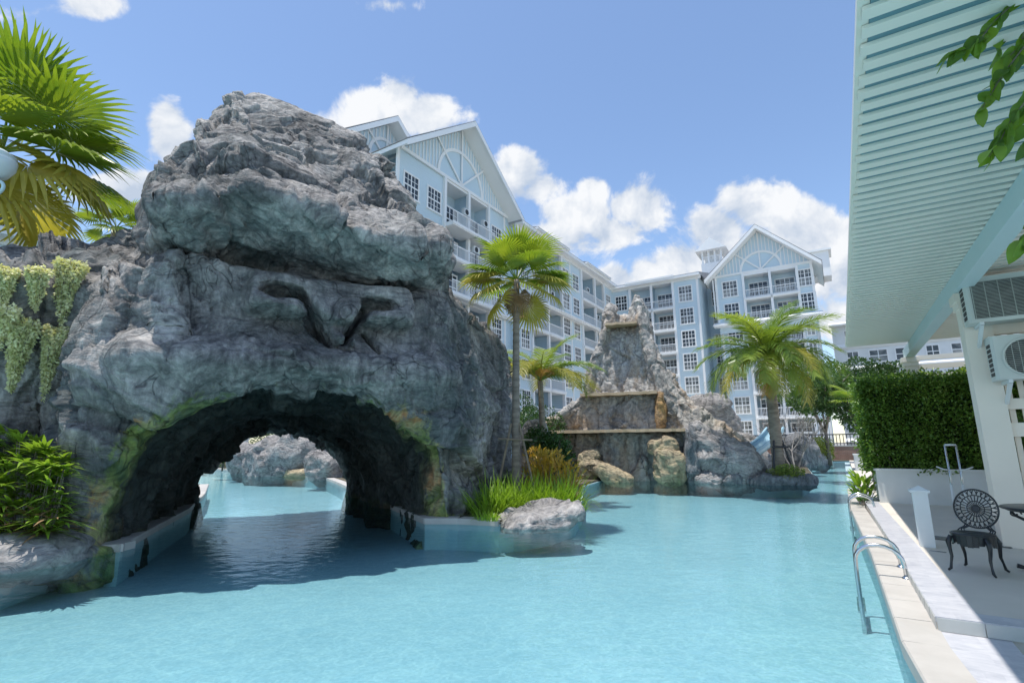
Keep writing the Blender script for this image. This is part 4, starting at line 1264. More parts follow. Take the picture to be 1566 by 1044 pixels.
# --- outdoor condensers on brackets
def condenser(x0, z0, label, w=.82, h=.56, dp=.30, square=False):
    base = (x0 + w / 2, 9.15, z0)
    t = gthing('air_conditioner', label, 'air conditioner', *base)
    y0 = 9.02
    m = MB()
    bev = .03
    pts = [(x0 + bev, y0), (x0 + w - bev, y0), (x0 + w, y0 + bev), (x0 + w, y0 + dp), (x0, y0 + dp), (x0, y0 + bev)]
    m.prism(pts, z0, z0 + h)
    m.box(x0 - .006, x0 + w + .006, y0 - .006, y0 + dp + .004, z0 + h, z0 + h + .018)
    m.build('casing', plain('condenser_paint', (.66, .68, .64), (.58, .60, .56), 2, .45), t, base)
    cx, cz = x0 + .34, z0 + h / 2
    R = h * .43
    if square:
        MB().box(x0 + .07, x0 + w - .05, y0 - .004, y0 + .004, z0 + .05, z0 + h - .05).build('grille_recess', MDARK, t, base)
        g = MB()
        for i in range(27):
            zz = z0 + .06 + i * (h - .12) / 26
            g.box(x0 + .07, x0 + w - .05, y0 - .022, y0 - .010, zz - .0028, zz + .0028)
        for i in range(6):
            xx = x0 + .08 + i * (w - .14) / 5
            g.box(xx - .004, xx + .004, y0 - .018, y0 - .006, z0 + .05, z0 + h - .05)
        tag(g.build('grille', plain('grille_paint', (.46, .48, .44), None, 3, .5), t, base), kind='stuff')
    else:
        ring = [(cx + R * math.cos(a * math.pi / 16), y0 - .012, cz + R * math.sin(a * math.pi / 16)) for a in range(33)]
        MB().tube(ring, .014, 6, False).build('fan_rim', MATS['condenser_paint'], t, base)
        MB().add([(cx + R * math.cos(a * math.pi / 16), y0 - .003, cz + R * math.sin(a * math.pi / 16)) for a in range(32)], [tuple(range(32))]).build('fan_recess', MDARK, t, base)
        g = MB()
        for i in range(-9, 10):
            o = i * R / 10
            l = math.sqrt(R * R - o * o)
            g.box(cx - l, cx + l, y0 - .016, y0 - .010, cz + o - .0025, cz + o + .0025)
            if i % 3 == 0:
                g.box(cx + o - .003, cx + o + .003, y0 - .012, y0 - .006, cz - l, cz + l)
        tag(g.build('grille', plain('grille_paint', (.46, .48, .44), None, 3, .5), t, base), kind='stuff')
    hub = MB()
    for k in range(4):
        a = k * math.pi / 2 + .4
        p0, p1 = Vector((cx, y0 - .005, cz)), Vector((cx + .85 * R * math.cos(a), y0 - .005, cz + .85 * R * math.sin(a)))
        n = Vector((-math.sin(a), 0, math.cos(a))) * R * .32
        hub.add([p0 + n * .25, p1 + n, p1 - n * .5, p0 - n * .25], [(0, 1, 2, 3)])
    hub.build('fan_blades', plain('fan_plastic', (.09, .085, .08), None, 4, .5), t, base)
    for i in range(7):                                # vents on the side
        zz = z0 + .06 + i * (h - .12) / 7
        MB().box(x0 - .004, x0 + .002, y0 + .05, y0 + dp - .06, zz, zz + (h - .12) / 7 - .018).build('side_vent', MDARK, t, base)
    for xx in (x0 + .10, x0 + w - .16):
        b = MB().box(xx, xx + .04, y0 - .05, 9.36, z0 - .045, z0 - .004)
        b.add([(xx, 9.36, z0 - .30), (xx + .04, 9.36, z0 - .30), (xx + .04, y0 - .02, z0 - .05), (xx, y0 - .02, z0 - .05), (xx, 9.36, z0 - .25), (xx + .04, 9.36, z0 - .25), (xx + .04, y0 + .04, z0 - .045), (xx, y0 + .04, z0 - .045)],
              [(0, 1, 2, 3), (4, 7, 6, 5), (0, 3, 7, 4), (1, 5, 6, 2)])
        b.build('bracket', MWHITE, t, base)
condenser(1.63, 3.12, 'upper white condenser unit with square grille bracketed to the pergola post', square=True, h=.60)
condenser(1.80, 2.34, 'lower white condenser unit with round fan grille bracketed below the other', h=.56)
# the screen they hang on
ws = gthing('louvre_wall', 'pale vertical slat wall behind the condensers', 'screen', 3.6, 9.5, .215)
for z0, z1 in ((1.62, 1.80), (1.98, 2.12), (2.55, 2.75), (3.0, 3.15)):
    MB().box(1.925, 5.35, 9.42, 9.50, z0, z1).build('rail', MPERG, ws, (3.6, 9.5, .215))
vs_ = MB().box(-.03, .03, 9.505 - 9.5, 9.53 - 9.5, .2, 3.0).mesh('slat', MPERG)
for i in range(26):
    link('slat', vs_, ws, (1.99 + i * .128 - 3.6, 0, 0))

# --- planters
def planter(x0, x1, y0, y1, z1, label):
    c = ((x0 + x1) / 2, (y0 + y1) / 2, .215)
    t = gthing('planter', label, 'planter', *c)
    w = .14
    MB().box(x0, x1, y0, y0 + w, .215, z1).box(x0, x1, y1 - w, y1, .215, z1).box(x0, x0 + w, y0 + w, y1 - w, .215, z1).box(x1 - w, x1, y0 + w, y1 - w, .215, z1).build('planter_wall', MSTUCCO, t, c)
    r = .035
    MB().box(x0 - r, x1 + r, y0 - r, y0 + w + .02, z1, z1 + .05).box(x0 - r, x1 + r, y1 - w - .02, y1 + r, z1, z1 + .05).box(x0 - r, x0 + w + .02, y0 + w + .02, y1 - w - .02, z1, z1 + .05).box(x1 - w - .02, x1 + r, y0 + w + .02, y1 - w - .02, z1, z1 + .05).build('planter_rim', MSTUCCO, t, c)
    MB().box(x0 + w, x1 - w, y0 + w, y1 - w, .215, z1 - .08).build('soil', MSOIL, t, c)
    return t
planter(.58, 5.2, 14.75, 15.95, .92, 'long white planter wall holding the clipped hedge')
planter(1.98, 5.0, 10.4, 11.6, .90, 'white planter behind the pergola post holding loose shrubs')
planter(.40, 2.4, 30.0, 31.2, .95, 'white planter box far along the pool edge')
# --- white newel post
wp = gthing('white_post', 'short white square post with a cap at the deck edge', 'post', .80, 8.98, .215)
MB().box(.72, .88, 8.90, 9.06, .215, .90).build('shaft', MWHITE, wp, (.80, 8.98, .215))
MB().box(.695, .905, 8.875, 9.085, .90, .93).add([(.70, 8.88, .93), (.90, 8.88, .93), (.90, 9.08, .93), (.70, 9.08, .93), (.80, 8.98, .99)], [(0, 1, 4), (1, 2, 4), (2, 3, 4), (3, 0, 4)]).build('cap', MWHITE, wp, (.80, 8.98, .215))
# --- dark slatted strip on the deck
dg = thing('slatted_strip', 'long dark slatted strip on the beige deck behind the chair', 'grate', LW(1.32, 9.62, .217), GRID + RAD(-26))
MB().box(-.46, .46, -.13, .13, 0, .006).build('strip_tray', plain('strip_dark', (.10, .10, .09), None, 4, .6), dg)
for i in range(9):
    MB().box(-.455, .455, -.125 + i * .029, -.109 + i * .029, .006, .016).build('strip_bar', plain('strip_grey', (.26, .25, .22), None, 4, .6), dg)
sd = thing('drain_slot', 'small dark slot drain in the beige deck beside the white post', 'drain', LW(.86, 8.62, .2155), GRID + RAD(-20))
MB().box(-.07, .07, -.012, .012, 0, .004).build('slot', MDARK, sd)
MB().box(-.085, .085, -.022, -.013, 0, .007).box(-.085, .085, .013, .022, 0, .007).build('slot_frame', MSTEEL, sd)

# --- pool ladders
def ladder(yc, label, sp=.62):
    t = gthing('pool_ladder', label, 'ladder', .2, yc, .12, 'pool ladders')
    for s in (-1, 1):
        y = yc + s * sp / 2
        pts = [(.43, y, .10), (.425, y, .24)]
        for k in range(11):
            a = math.pi * k / 10
            pts.append((.20 + .22 * math.cos(a), y, .27 + .17 * math.sin(a)))
        pts += [(-.025, y, .1), (-.02, y, -.3), (-.02, y, -1.1)]
        r = MB().tube(pts, .0215, 12).build('rail', MSTEEL, t, (.2, yc, .12), True)
        MB().lathe([(.0, .022), (.03, .022), (.045, .008), (.048, 0)], (.43, y, .121), 14).build('flange', MSTEEL, r, (.2, yc, .12), True)
    for z in (-.28, -.56, -.84):
        MB().box(-.06, .02, yc - sp / 2, yc + sp / 2, z - .012, z + .012).build('tread', MSTEEL, t, (.2, yc, .12))
ladder(7.62, 'stainless steel ladder rails arching over the coping beside the chair')
ladder(13.95, 'stainless steel ladder rails by the leafy clump at the planter corner')

# --- cast bistro chair
def cabriole(m, a, foot, r0=.019, r1=.013):
    a, f = Vector(a), Vector(foot)
    d = Vector((f.x - a.x, f.y - a.y, 0))
    o = Vector((a.x, a.y, 0)).normalized()
    h = a.z - f.z
    pts = [a, a + o * .035 + Vector((0, 0, -.07 * h / .4)), a + o * .03 + Vector((0, 0, -.36 * h)), a * .45 + f * .55 + o * -.005, f + o * -.012 + Vector((0, 0, .10)), f + Vector((0, 0, .035)), f + o * .03 + Vector((0, 0, .012))]
    pts[3].z = f.z + h * .42
    m.tube(pts, [r0 * 1.3, r0 * 1.55, r0 * 1.1, r0 * .9, r1, r1 * 1.25, r1 * .9], 8)
    return m
ch = thing('garden_chair', 'black cast metal garden chair with round pierced back on the beige deck', 'chair', LW(1.07, 7.53, .215), GRID + RAD(-27))
m = MB().lathe([(0, .445), (.10, .448), (.19, .440), (.212, .432), (.215, .418), (.20, .410), (0, .412)], n=28)
m.v = [(x, y * .95, z) for x, y, z in m.v]
m.build('seat', MIRON, ch, smooth=True)
ap = MB()
for k in range(24):
    a = 2 * math.pi * k / 24
    x, y = .20 * math.cos(a), .19 * math.sin(a)
    dz = .075 + .05 * abs(math.cos(2 * a))
    x2, y2 = .20 * math.cos(a + .2618), .19 * math.sin(a + .2618)
    ap.bar((x, y, .415 - dz / 2), (x2, y2, .415 - dz / 2), .016, dz)
ap.build('apron', MIRON, ch)
for sx in (-1, 1):
    cabriole(MB(), (sx * .165, -.14, .40), (sx * .195, -.19, 0)).build('leg', MIRON, ch, smooth=True)
    cabriole(MB(), (sx * .155, .14, .40), (sx * .185, .21, 0)).build('leg', MIRON, ch, smooth=True)
# pierced round back, leaning a little
TILT = RAD(9)
def bk(x, z, o=0):
    zz = z - .43
    return (x, .175 + zz * math.sin(TILT) + o, .43 + zz * math.cos(TILT))
RC = (0, .70)
back = MB().tube([bk(.215 * math.cos(a * math.pi / 24), RC[1] + .225 * math.sin(a * math.pi / 24)) for a in range(49)], .0095, 8, False).build('back_rim', MIRON, ch, smooth=True)
fil = MB()
for r in (.035, .085, .15):
    fil.tube([bk(r * math.cos(a * math.pi / 20), RC[1] + r * 1.04 * math.sin(a * math.pi / 20)) for a in range(41)], .0055, 6, False)
for k in range(24):
    a = 2 * math.pi * k / 24
    c, s = math.cos(a), math.sin(a)
    fil.tube([bk(.03 * c, RC[1] + .03 * s), bk(.15 * c, RC[1] + .156 * s)], [.0045, .0062], 5)
    a2 = a + math.pi / 24
    # petal loops between the rings
    lp = []
    for j in range(9):
        t = j / 8
        rr = .15 + .06 * math.sin(math.pi * t)
        aa = a + (t - .5) * (2 * math.pi / 24) * 1.15
        lp.append(bk(rr * math.cos(aa), RC[1] + rr * 1.045 * math.sin(aa)))
    fil.tube(lp, .0048, 5)
    fil.tube([bk(.15 * math.cos(a2), RC[1] + .156 * math.sin(a2)), bk(.213 * math.cos(a2), RC[1] + .222 * math.sin(a2))], .0042, 5)
tag(fil.build('back_filigree', MIRON, ch, smooth=True), kind='stuff')
MB().add([bk(.03 * math.cos(a * math.pi / 8), RC[1] + .032 * math.sin(a * math.pi / 8), -.006) for a in range(16)], [tuple(range(16))]).build('back_boss', MIRON, ch)
for sx in (-1, 1):
    st = MB()
    for q in (0, 1, 2):
        st.tube([(sx * (.175 - q * .03), .10 + q * .02, .435), (sx * (.17 - q * .02), .15, .455), (sx * (.13 - q * .02), .178, .485), bk(sx * (.115 - q * .028), .515 - q * .012)], .0075, 6)
    st.build('back_bracket', MIRON, ch, smooth=True)

ch.scale = (.90, .90, .90)
# --- matching table, cut by the frame
TB = (1.80, 7.86, .215)
tb = thing('garden_table', 'black cast metal table with scrolled legs beside the garden chair', 'table', LW(*TB), GRID)
MB().lathe([(0, .655), (.40, .655), (.415, .648), (.415, .634), (.40, .628), (0, .632)], n=40).build('table_top', MIRON, tb, smooth=True)
for k in range(3):
    a = RAD(182 + 120 * k)
    c, s = math.cos(a), math.sin(a)
    R = lambda r, z: (r * c, r * s, z)
    leg = MB().tube([R(.34, .625), R(.30, .56), R(.20, .50), R(.10, .40), R(.06, .28), R(.10, .14), R(.20, .06), R(.30, .03), R(.36, .045)], [.012, .014, .016, .018, .02, .02, .018, .02, .026], 8)
    sp = [R(.30 - .055 * math.cos(j * .55) * (1 - j / 16), .575 + .045 * math.sin(j * .55) * (1 - j / 16)) for j in range(13)]
    leg.tube(sp, .008, 6)
    sp = [R(.17 - .05 * math.cos(j * .55) * (1 - j / 16), .30 + .06 * math.sin(j * .55) * (1 - j / 16)) for j in range(13)]
    leg.tube(sp, .008, 6)
    leg.build('leg', MIRON, tb, smooth=True)
MB().tube([(.36, 0, .62)] + [(.36 * math.cos(a * .3), .36 * math.sin(a * .3), .62) for a in range(1, 22)], .009, 6).build('apron_ring', MIRON, tb, smooth=True)

# --- pipe stand with two side arms behind the chair
ps = gthing('pipe_stand', 'slim metal pipe stand with side arms in front of the planter', 'stand', 1.68, 12.5, .215)
PB = (1.68, 12.5, .215)
for x in (1.60, 1.76):
    u = MB().tube([(x, 12.5, .215), (x, 12.5, 1.5)], .016, 10).build('upright', MSTEEL, ps, PB, True)
    MB().tube([(x, 12.5, .215), (x, 12.5, .80)], .024, 10).build('sleeve', MWHITE, u, PB, True)
    sg = -1 if x < 1.7 else 1
    MB().tube([(x, 12.5, 1.05), (x + sg * .07, 12.46, 1.06), (x + sg * .18, 12.44, 1.11)], [.018, .013, .012], 8).build('side_arm', MWHITE, u, PB, True)
MB().tube([(1.60, 12.5, 1.5), (1.76, 12.5, 1.5)], .018, 10).build('crossbar', MWHITE, ps, PB, True)

# --- lamp standing at the left, cut by the frame
LP = at_y(-172, 900, 8.6)
lp = thing('lamp_post', 'pale green lamp post with glass bowl and scroll arm by the left fan palm', 'lamp', (LP.x, 8.6, .1))
MLAMP = plain('lamp_paint', (.55, .68, .68), (.48, .62, .62), 3, .4)
b0 = at_y(-172, 288, 8.6)
lp.scale = (1.25, 1.25, 1.0)
hz = b0.z - .1
MB().lathe([(.11, 0), (.11, .12), (.06, .2), (.045, .5), (.04, hz - .3), (.05, hz - .25)], n=14).build('post', MLAMP, lp, smooth=True)
sc_ = [(0.0, 0, hz - .35)]
for j in range(26):
    a = -math.pi / 2 + j * .28
    r = .17 * (1 - j / 34)
    sc_.append((.30 + r * math.cos(a), 0, hz + .02 + r * math.sin(a)))
MB().tube(sc_, [.03] * 4 + [.024] * 23, 10).build('scroll_arm', MLAMP, lp, smooth=True)
MB().lathe([(.0, .06), (.10, .06), (.20, .14), (.27, .30), (.28, .44), (.25, .50), (.27, .52), (.16, .62), (.0, .68)], (.20, 0, hz + .12), 22).build('glass_bowl', plain('frosted_glass', (.70, .76, .75), (.62, .69, .68), 2, .25), lp, smooth=True)

# --- steps, brick wall and railing at the far end of the pool
st = gthing('stone_steps', 'pale stone steps at the far end of the pool channel', 'steps', -3.0, 49.5, 0)
for i in range(3):
    MB().box(-6.5 + i * .3, -.8, 48.6 + i * .5, 49.1 + i * .5 + (.6 if i == 2 else 0), -.4, .18 + i * .2).build('step', MSTEP, st, (-3.0, 49.5, 0))
bw = gthing('brick_wall', 'low red brown brick wall below the dark railing at the far end', 'wall', -1.5, 52.2, .05)
MBRICK = plain('brick_red', (.40, .24, .18), (.28, .16, .12), 2.2, .85)
MMORT = plain('mortar', (.45, .40, .35), None, 2, .9)
MB().box(-9.5, 3.5, 52.02, 52.3, .0, 1.2).build('wall_core', MMORT, bw, (-1.5, 52.2, .05))
bk_ = MB()
for r in range(11):
    for c in range(48):
        x = -9.5 + c * .27 + (r % 2) * .135
        if x + .25 < 3.5:
            bk_.box(x, x + .255, 52.0 - random.uniform(0, .01), 52.03, .06 + r * .103, .15 + r * .103)
tag(bk_.build('brick', MBRICK, bw, (-1.5, 52.2, .05)), kind='stuff')
MB().box(-9.6, 3.6, 51.95, 52.36, 1.2, 1.3).build('wall_cap', MSTEP, bw, (-1.5, 52.2, .05))
fn = gthing('metal_railing', 'dark vertical bar railing on top of the low brick wall', 'railing', -3.0, 52.15, 1.3)
FB = (-3.0, 52.15, 1.3)
MB().box(-9.4, 3.4, 52.12, 52.18, 2.15, 2.24).build('top_rail', MFENCE, fn, FB)
MB().box(-9.4, 3.4, 52.12, 52.18, 1.42, 1.48).build('bottom_rail', MFENCE, fn, FB)
bar = MB().box(-.03, .03, -.025, .025, 0, .9).mesh('baluster', MFENCE)
for i in range(52):
    link('baluster', bar, fn, (-9.3 + i * .248 + 3.0, 0, .0))

# --- pale blue water slide between the rocks
p0 = at_y(1186, 664, 23.6); p1 = at_y(1176, 677, 22.6); p2 = at_y(1160, 690, 21.9); p3 = at_y(1140, 704, 21.2)
sl = thing('water_slide', 'pale blue water slide curving down between the grey rocks', 'slide', (p3.x, p3.y, 0))
MSLIDE = plain('slide_gelcoat', (.40, .58, .66), (.34, .52, .60), 2, .25)
path = [Vector(p0), Vector(p1), Vector(p2), Vector(p3)]
sm_ = []
for i in range(len(path) - 1):
    a, b = path[i], path[i + 1]
    pa, pb = path[max(i - 1, 0)], path[min(i + 2, len(path) - 1)]
    for k in range(6):
        t = k / 6
        sm_.append(.5 * ((2 * a) + (b - pa) * t + (2 * pa - 5 * a + 4 * b - pb) * t * t + (3 * a - pa - 3 * b + pb) * t ** 3))
sm_.append(path[-1])
vs, fs, W = [], [], 7
for i, p in enumerate(sm_):
    tn = (sm_[min(i + 1, len(sm_) - 1)] - sm_[max(i - 1, 0)]).normalized()
    sx = Vector((tn.y, -tn.x, 0)).normalized()
    for k in range(W):
        a = math.pi * (k / (W - 1))
        q = p - sx * .34 * math.cos(a) + Vector((0, 0, .30 - .36 * math.sin(a)))
        vs.append(tuple(q - Vector((p3.x, p3.y, 0))))
for i in range(len(sm_) - 1):
    for k in range(W - 1):
        fs.append((i * W + k, i * W + k + 1, (i + 1) * W + k + 1, (i + 1) * W + k))
o = MB().add(vs, fs).build('chute', MSLIDE, sl, smooth=True)
md = o.modifiers.new('shell', 'SOLIDIFY')
md.thickness = .06
for e in (0, W - 1):
    MB().tube([vs[i * W + e] for i in range(len(sm_))], .05, 8).build('lip', MSLIDE, sl, smooth=True)
# ================================================================== PLANTS
rng = np.random.default_rng(11)
LFAN = leafmat('fan_leaf_green', (.33, .39, .045), (.13, .22, .025), .4, .35, 1.5, (.46, .44, .08))
LFANY = leafmat('fan_leaf_yellow', (.56, .46, .09), (.33, .30, .05), .34, .42, 1.5, (.46, .36, .12))
LDRY = leafmat('dry_leaf', (.36, .22, .10), (.20, .12, .06), .2, .7, 3)
LCOCO = leafmat('coconut_leaf', (.27, .34, .06), (.10, .18, .03), .38, .3, 1.2, (.42, .43, .12))
LCOCOY = leafmat('coconut_leaf_yellow', (.42, .36, .07), (.24, .25, .04), .34, .35, 1.0, (.50, .30, .08))
LORANGE = leafmat('frond_orange', (.50, .24, .06), (.34, .20, .05), .3, .5, 2)
LHEDGE = leafmat('hedge_leaf', (.16, .27, .045), (.06, .12, .02), .3, .34, 1.6, (.26, .34, .07))
LDARK = leafmat('dark_leaf', (.075, .15, .04), (.03, .07, .02), .22, .3, 1.4, (.085, .15, .04))
LMID = leafmat('mid_leaf', (.12, .22, .035), (.045, .10, .02), .3, .35, 1.5, (.20, .28, .05))
LGRASS = leafmat('grass_blade', (.30, .44, .04), (.15, .27, .025), .35, .4, 2.0, (.42, .48, .10))
LCROT = leafmat('croton_leaf', (.52, .33, .05), (.30, .17, .04), .3, .4, 4.0, (.42, .40, .08))
LTRAIL = leafmat('trailing_leaf', (.82, .78, .50), (.60, .60, .32), .22, .55, 5.0, (.86, .80, .58))
LRHAP = leafmat('rhapis_leaf', (.30, .43, .06), (.13, .23, .03), .34, .28, 2.0, (.48, .52, .15))
LLIME = leafmat('lime_shrub', (.36, .40, .09), (.17, .23, .05), .3, .45, 3.0)

def frame_of(direction, up=(0, 0, 1), roll=0.0):
    y = Vector(direction).normalized()
    z = Vector(up) - y * y.dot(Vector(up))
    if z.length < 1e-3:
        z = Vector((0, -1, 0)) - y * y.dot(Vector((0, -1, 0)))
    z.normalize()
    m = Matrix((y.cross(z), y, z)).transposed()
    return m @ Matrix.Rotation(roll, 3, 'Y')
def place(o, loc, rot3):
    o.matrix_local = Matrix.Translation(Vector(loc)) @ rot3.to_4x4()

def fan_mesh(R, Lp, seed, mat, n=38, spread=290, droop=.25, cup=.16):
    r = random.Random(seed)
    m = MB()
    m.tube([(0, 0, 0), (0, Lp * .5, .03), (0, Lp, 0)], [.022, .015, .012], 5)
    da = RAD(spread) / n
    for i in range(n):
        a = -RAD(spread) / 2 + (i + .5) * da
        rr = R * (.80 + .20 * math.cos(a * .75)) * r.uniform(.93, 1.05)
        def P(rad, ang, dz=0.0):
            t = rad / R
            z = cup * R * (abs(ang) / 2.6) * t - droop * R * max(0, t - .35) ** 2 * 1.6 + dz
            return (rad * math.sin(ang), Lp + rad * math.cos(ang), z)
        f = .58
        tw = r.uniform(-.02, .02)
        dd = -r.uniform(.0, .12) * R
        vs = [P(.02, a), P(f * rr, a - da / 2), P(f * rr, a, .035 * R), P(f * rr, a + da / 2),
              P(.82 * rr, a - da * .20 + tw, dd * .4), P(.82 * rr, a + da * .20 + tw, dd * .4), P(rr, a + tw, dd)]
        m.add(vs, [(0, 1, 2), (0, 2, 3), (1, 4, 2), (2, 4, 5), (2, 5, 3), (4, 6, 5)])
    return m.mesh('frond', mat)
def coco_mesh(L, seed, mat, el=50, drop=95, n=44, leaf=.62, hang=.55, tipdry=None):
    """arching pinnate frond along +y, curving down"""
    r = random.Random(seed)
    m = MB()
    pts, d = [Vector((0, 0, 0))], []
    N_ = 22
    for i in range(N_):
        a = RAD(el - drop * (i / N_) ** 1.25)
        d.append(Vector((0, math.cos(a), math.sin(a))))
        pts.append(pts[-1] + d[-1] * (L / N_))
    m.tube(pts, [.035 * (1 - .85 * i / N_) + .004 for i in range(N_ + 1)], 5)
    for i in range(n):
        t = .12 + .88 * (i + .5) / n
        k = min(int(t * N_), N_ - 1)
        p = pts[k] + d[k] * (t * N_ - k) * (L / N_)
        ll = leaf * (math.sin(math.pi * min(1, .12 + .80 * t)) ** .6) * r.uniform(.88, 1.08)
        upn = Vector((0, -d[k].z, d[k].y))
        for sx in (-1, 1):
            o = (Vector((sx, 0, 0)) * .80 + d[k] * (.45 + .3 * t) + upn * r.uniform(-.05, .28)).normalized()
            w = d[k] * .020
            p1 = p + o * ll * .5
            p2 = p + o * ll * .82 + Vector((0, 0, -hang * ll * .28))
            p3 = p + o * ll * .98 + Vector((0, 0, -hang * ll * .62))
            m.add([p - w, p + w, p1 + w * 1.1, p1 - w * 1.1, p2 + w * .8, p2 - w * .8, p3], [(0, 1, 2, 3), (3, 2, 4, 5), (5, 4, 6)])
    return m.mesh('frond', mat)
def trunk(parent, pts, radii, mat=MBARK, rings=0, name='trunk', n=12):
    P_, R_ = [], []
    if rings:
        for i in range(rings * 2 + 1):
            t = i / (rings * 2) * (len(pts) - 1)
            k = min(int(t), len(pts) - 2)
            P_.append(Vector(pts[k]).lerp(Vector(pts[k + 1]), t - k))
            R_.append((radii[k] + (radii[k + 1] - radii[k]) * (t - k)) * (1.07 if i % 2 else .96))
    else:
        P_, R_ = pts, radii
    return MB().tube(P_, R_, n).build(name, mat, parent, smooth=True)

def leaf_soup(P, D, L, W, U=None, fold=.25, bend=.0):
    """one folded leaf per row: base P, direction D, length L, width W -> verts, tris (numpy)"""
    n = len(P)
    D = D / np.maximum(np.linalg.norm(D, axis=1, keepdims=True), 1e-9)
    if U is None:
        U = rng.normal(size=(n, 3))
        U[:, 2] += 1.2
    X = np.cross(D, U)
    X /= np.maximum(np.linalg.norm(X, axis=1, keepdims=True), 1e-9)
    Z = np.cross(X, D)
    L, W = np.broadcast_to(L, n)[:, None], np.broadcast_to(W, n)[:, None]
    mid = P + D * L * .45
    tip = P + D * L + np.array([0, 0, -1.0]) * (bend * L)
    V = np.stack([P, mid + X * W * .5 + Z * W * fold, tip, mid - X * W * .5 + Z * W * fold], 1).reshape(-1, 3)
    b = np.arange(n)[:, None] * 4
    F = np.concatenate([b + np.array([[0, 1, 2]]), b + np.array([[0, 2, 3]])])
    return V, F
def soup_mesh(name, V, F, mat):
    return mesh_np(name, V, F, mat)
def blob_points(n, size, lumps=9, seed=0, shell=.55):
    """points in an uneven crown made of lumps"""
    r = np.random.default_rng(seed)
    C = r.normal(size=(lumps, 3))
    C /= np.linalg.norm(C, axis=1, keepdims=True)
    C *= r.uniform(.25, .72, (lumps, 1))
    R = r.uniform(.30, .55, lumps)
    k = r.integers(0, lumps, n)
    q = r.normal(size=(n, 3))
    q /= np.linalg.norm(q, axis=1, keepdims=True)
    q *= (r.uniform(0, 1, (n, 1)) ** (1 / 3)) * (1 - shell) + shell
    P = C[k] + q * R[k][:, None]
    return P * np.array(size), q
def bush(loc, size, n, leaf, mat, label, cat='shrub', name='shrub', seed=0, group=None, stems=5, lumps=10, up=.4, z0=None):
    t = thing(name, label, cat, loc, 0, group)
    P, q = blob_points(n, size, lumps, seed)
    P[:, 2] += size[2] * .95
    ok = P[:, 2] > 0.02
    P, q = P[ok], q[ok]
    r = np.random.default_rng(seed + 1)
    D = q + r.normal(size=q.shape) * .7
    D[:, 2] += up
    V, F = leaf_soup(P, D, leaf * r.uniform(.7, 1.25, len(P)), leaf * .5, bend=.15)
    link('foliage', soup_mesh('foliage', V, F, mat), t)
    rd = random.Random(seed)
    for i in range(stems):
        a = rd.uniform(0, 6.28)
        e = Vector((math.cos(a) * size[0] * .6, math.sin(a) * size[1] * .6, size[2] * rd.uniform(1.0, 1.6)))
        MB().tube([(e.x * .06, e.y * .06, -.05), (e.x * .3, e.y * .3, e.z * .45), tuple(e)], [.035, .022, .008], 6).build('stem', MSTEM, t, smooth=True)
    return t
def tree(loc, h, size, n, leaf, mat, label, seed, cat='tree', name='tree', forks=5, group=None, lumps=12, tr=.1, bark=MSTEM, lean=(0, 0)):
    t = thing(name, label, cat, loc, 0, group)
    P, q = blob_points(n, size, lumps, seed)
    cz = h - size[2] * .75
    c = Vector((lean[0], lean[1], cz))
    P = P + np.array(c)
    r = np.random.default_rng(seed + 1)
    D = q + r.normal(size=q.shape) * .7
    D[:, 2] += .25
    V, F = leaf_soup(P, D, leaf * r.uniform(.7, 1.3, len(P)), leaf * .45, bend=.2)
    link('crown', soup_mesh('crown', V, F, mat), t)
    rd = random.Random(seed)
    b = MB()
    fork = Vector((lean[0] * .35, lean[1] * .35, cz * .42))
    b.tube([(0, 0, -.1), fork * .5 + Vector((.04, .03, 0)), fork], [tr * 1.25, tr, tr * .85], 9)
    for i in range(forks):
        a = 6.283 * i / forks + rd.uniform(-.3, .3)
        e = c + Vector((math.cos(a) * size[0] * .62, math.sin(a) * size[1] * .62, size[2] * rd.uniform(-.2, .55)))
        mid = fork.lerp(e, .5) + Vector((rd.uniform(-.1, .1), rd.uniform(-.1, .1), .12 * size[2]))
        b.tube([fork - Vector((0, 0, .05)), mid, e], [tr * .6, tr * .4, tr * .12], 7)
        for j in range(3):
            e2 = mid.lerp(e, .5) + Vector((rd.uniform(-1, 1) * size[0], rd.uniform(-1, 1) * size[1], rd.uniform(.1, .9) * size[2])) * .4
            b.tube([mid.lerp(e, .25 * j + .1), e2], [tr * .3, tr * .08], 5)
    b.build('trunk', bark, t, smooth=True)
    return t

# --- fan palms
fanA = [fan_mesh(1.0, .95, s, LFAN, droop=.22 + .08 * s) for s in range(3)]
fanY = [fan_mesh(1.0, .95, 10 + s, LFANY, droop=.45) for s in range(2)]
fanD = fan_mesh(.8, .8, 20, LDRY, droop=.9)
def fan_palm(loc, h, label, leaves, tr=(.15, .12), scale=1.0, lean=(0, 0), name='fan_palm'):
    t = thing(name, label, 'palm tree', loc)
    top = Vector((lean[0], lean[1], h))
    trunk(t, [(0, 0, -.1), (lean[0] * .4, lean[1] * .4, h * .5), tuple(top)], [tr[0] * 1.25, tr[0], tr[1]], rings=max(12, int(h * 7)))
    for i, (dv, sc, me_, rl) in enumerate(leaves):
        o = link('frond', me_, t)
        d = Vector(dv).normalized()
        nrm = Vector((-d.x, -d.y, .55)) if d.z > .35 else Vector((d.x * .6, d.y * .6, 1))
        place(o, top + d * .04, frame_of(d, nrm, rl))
        o.scale = (sc * scale,) * 3
    return t
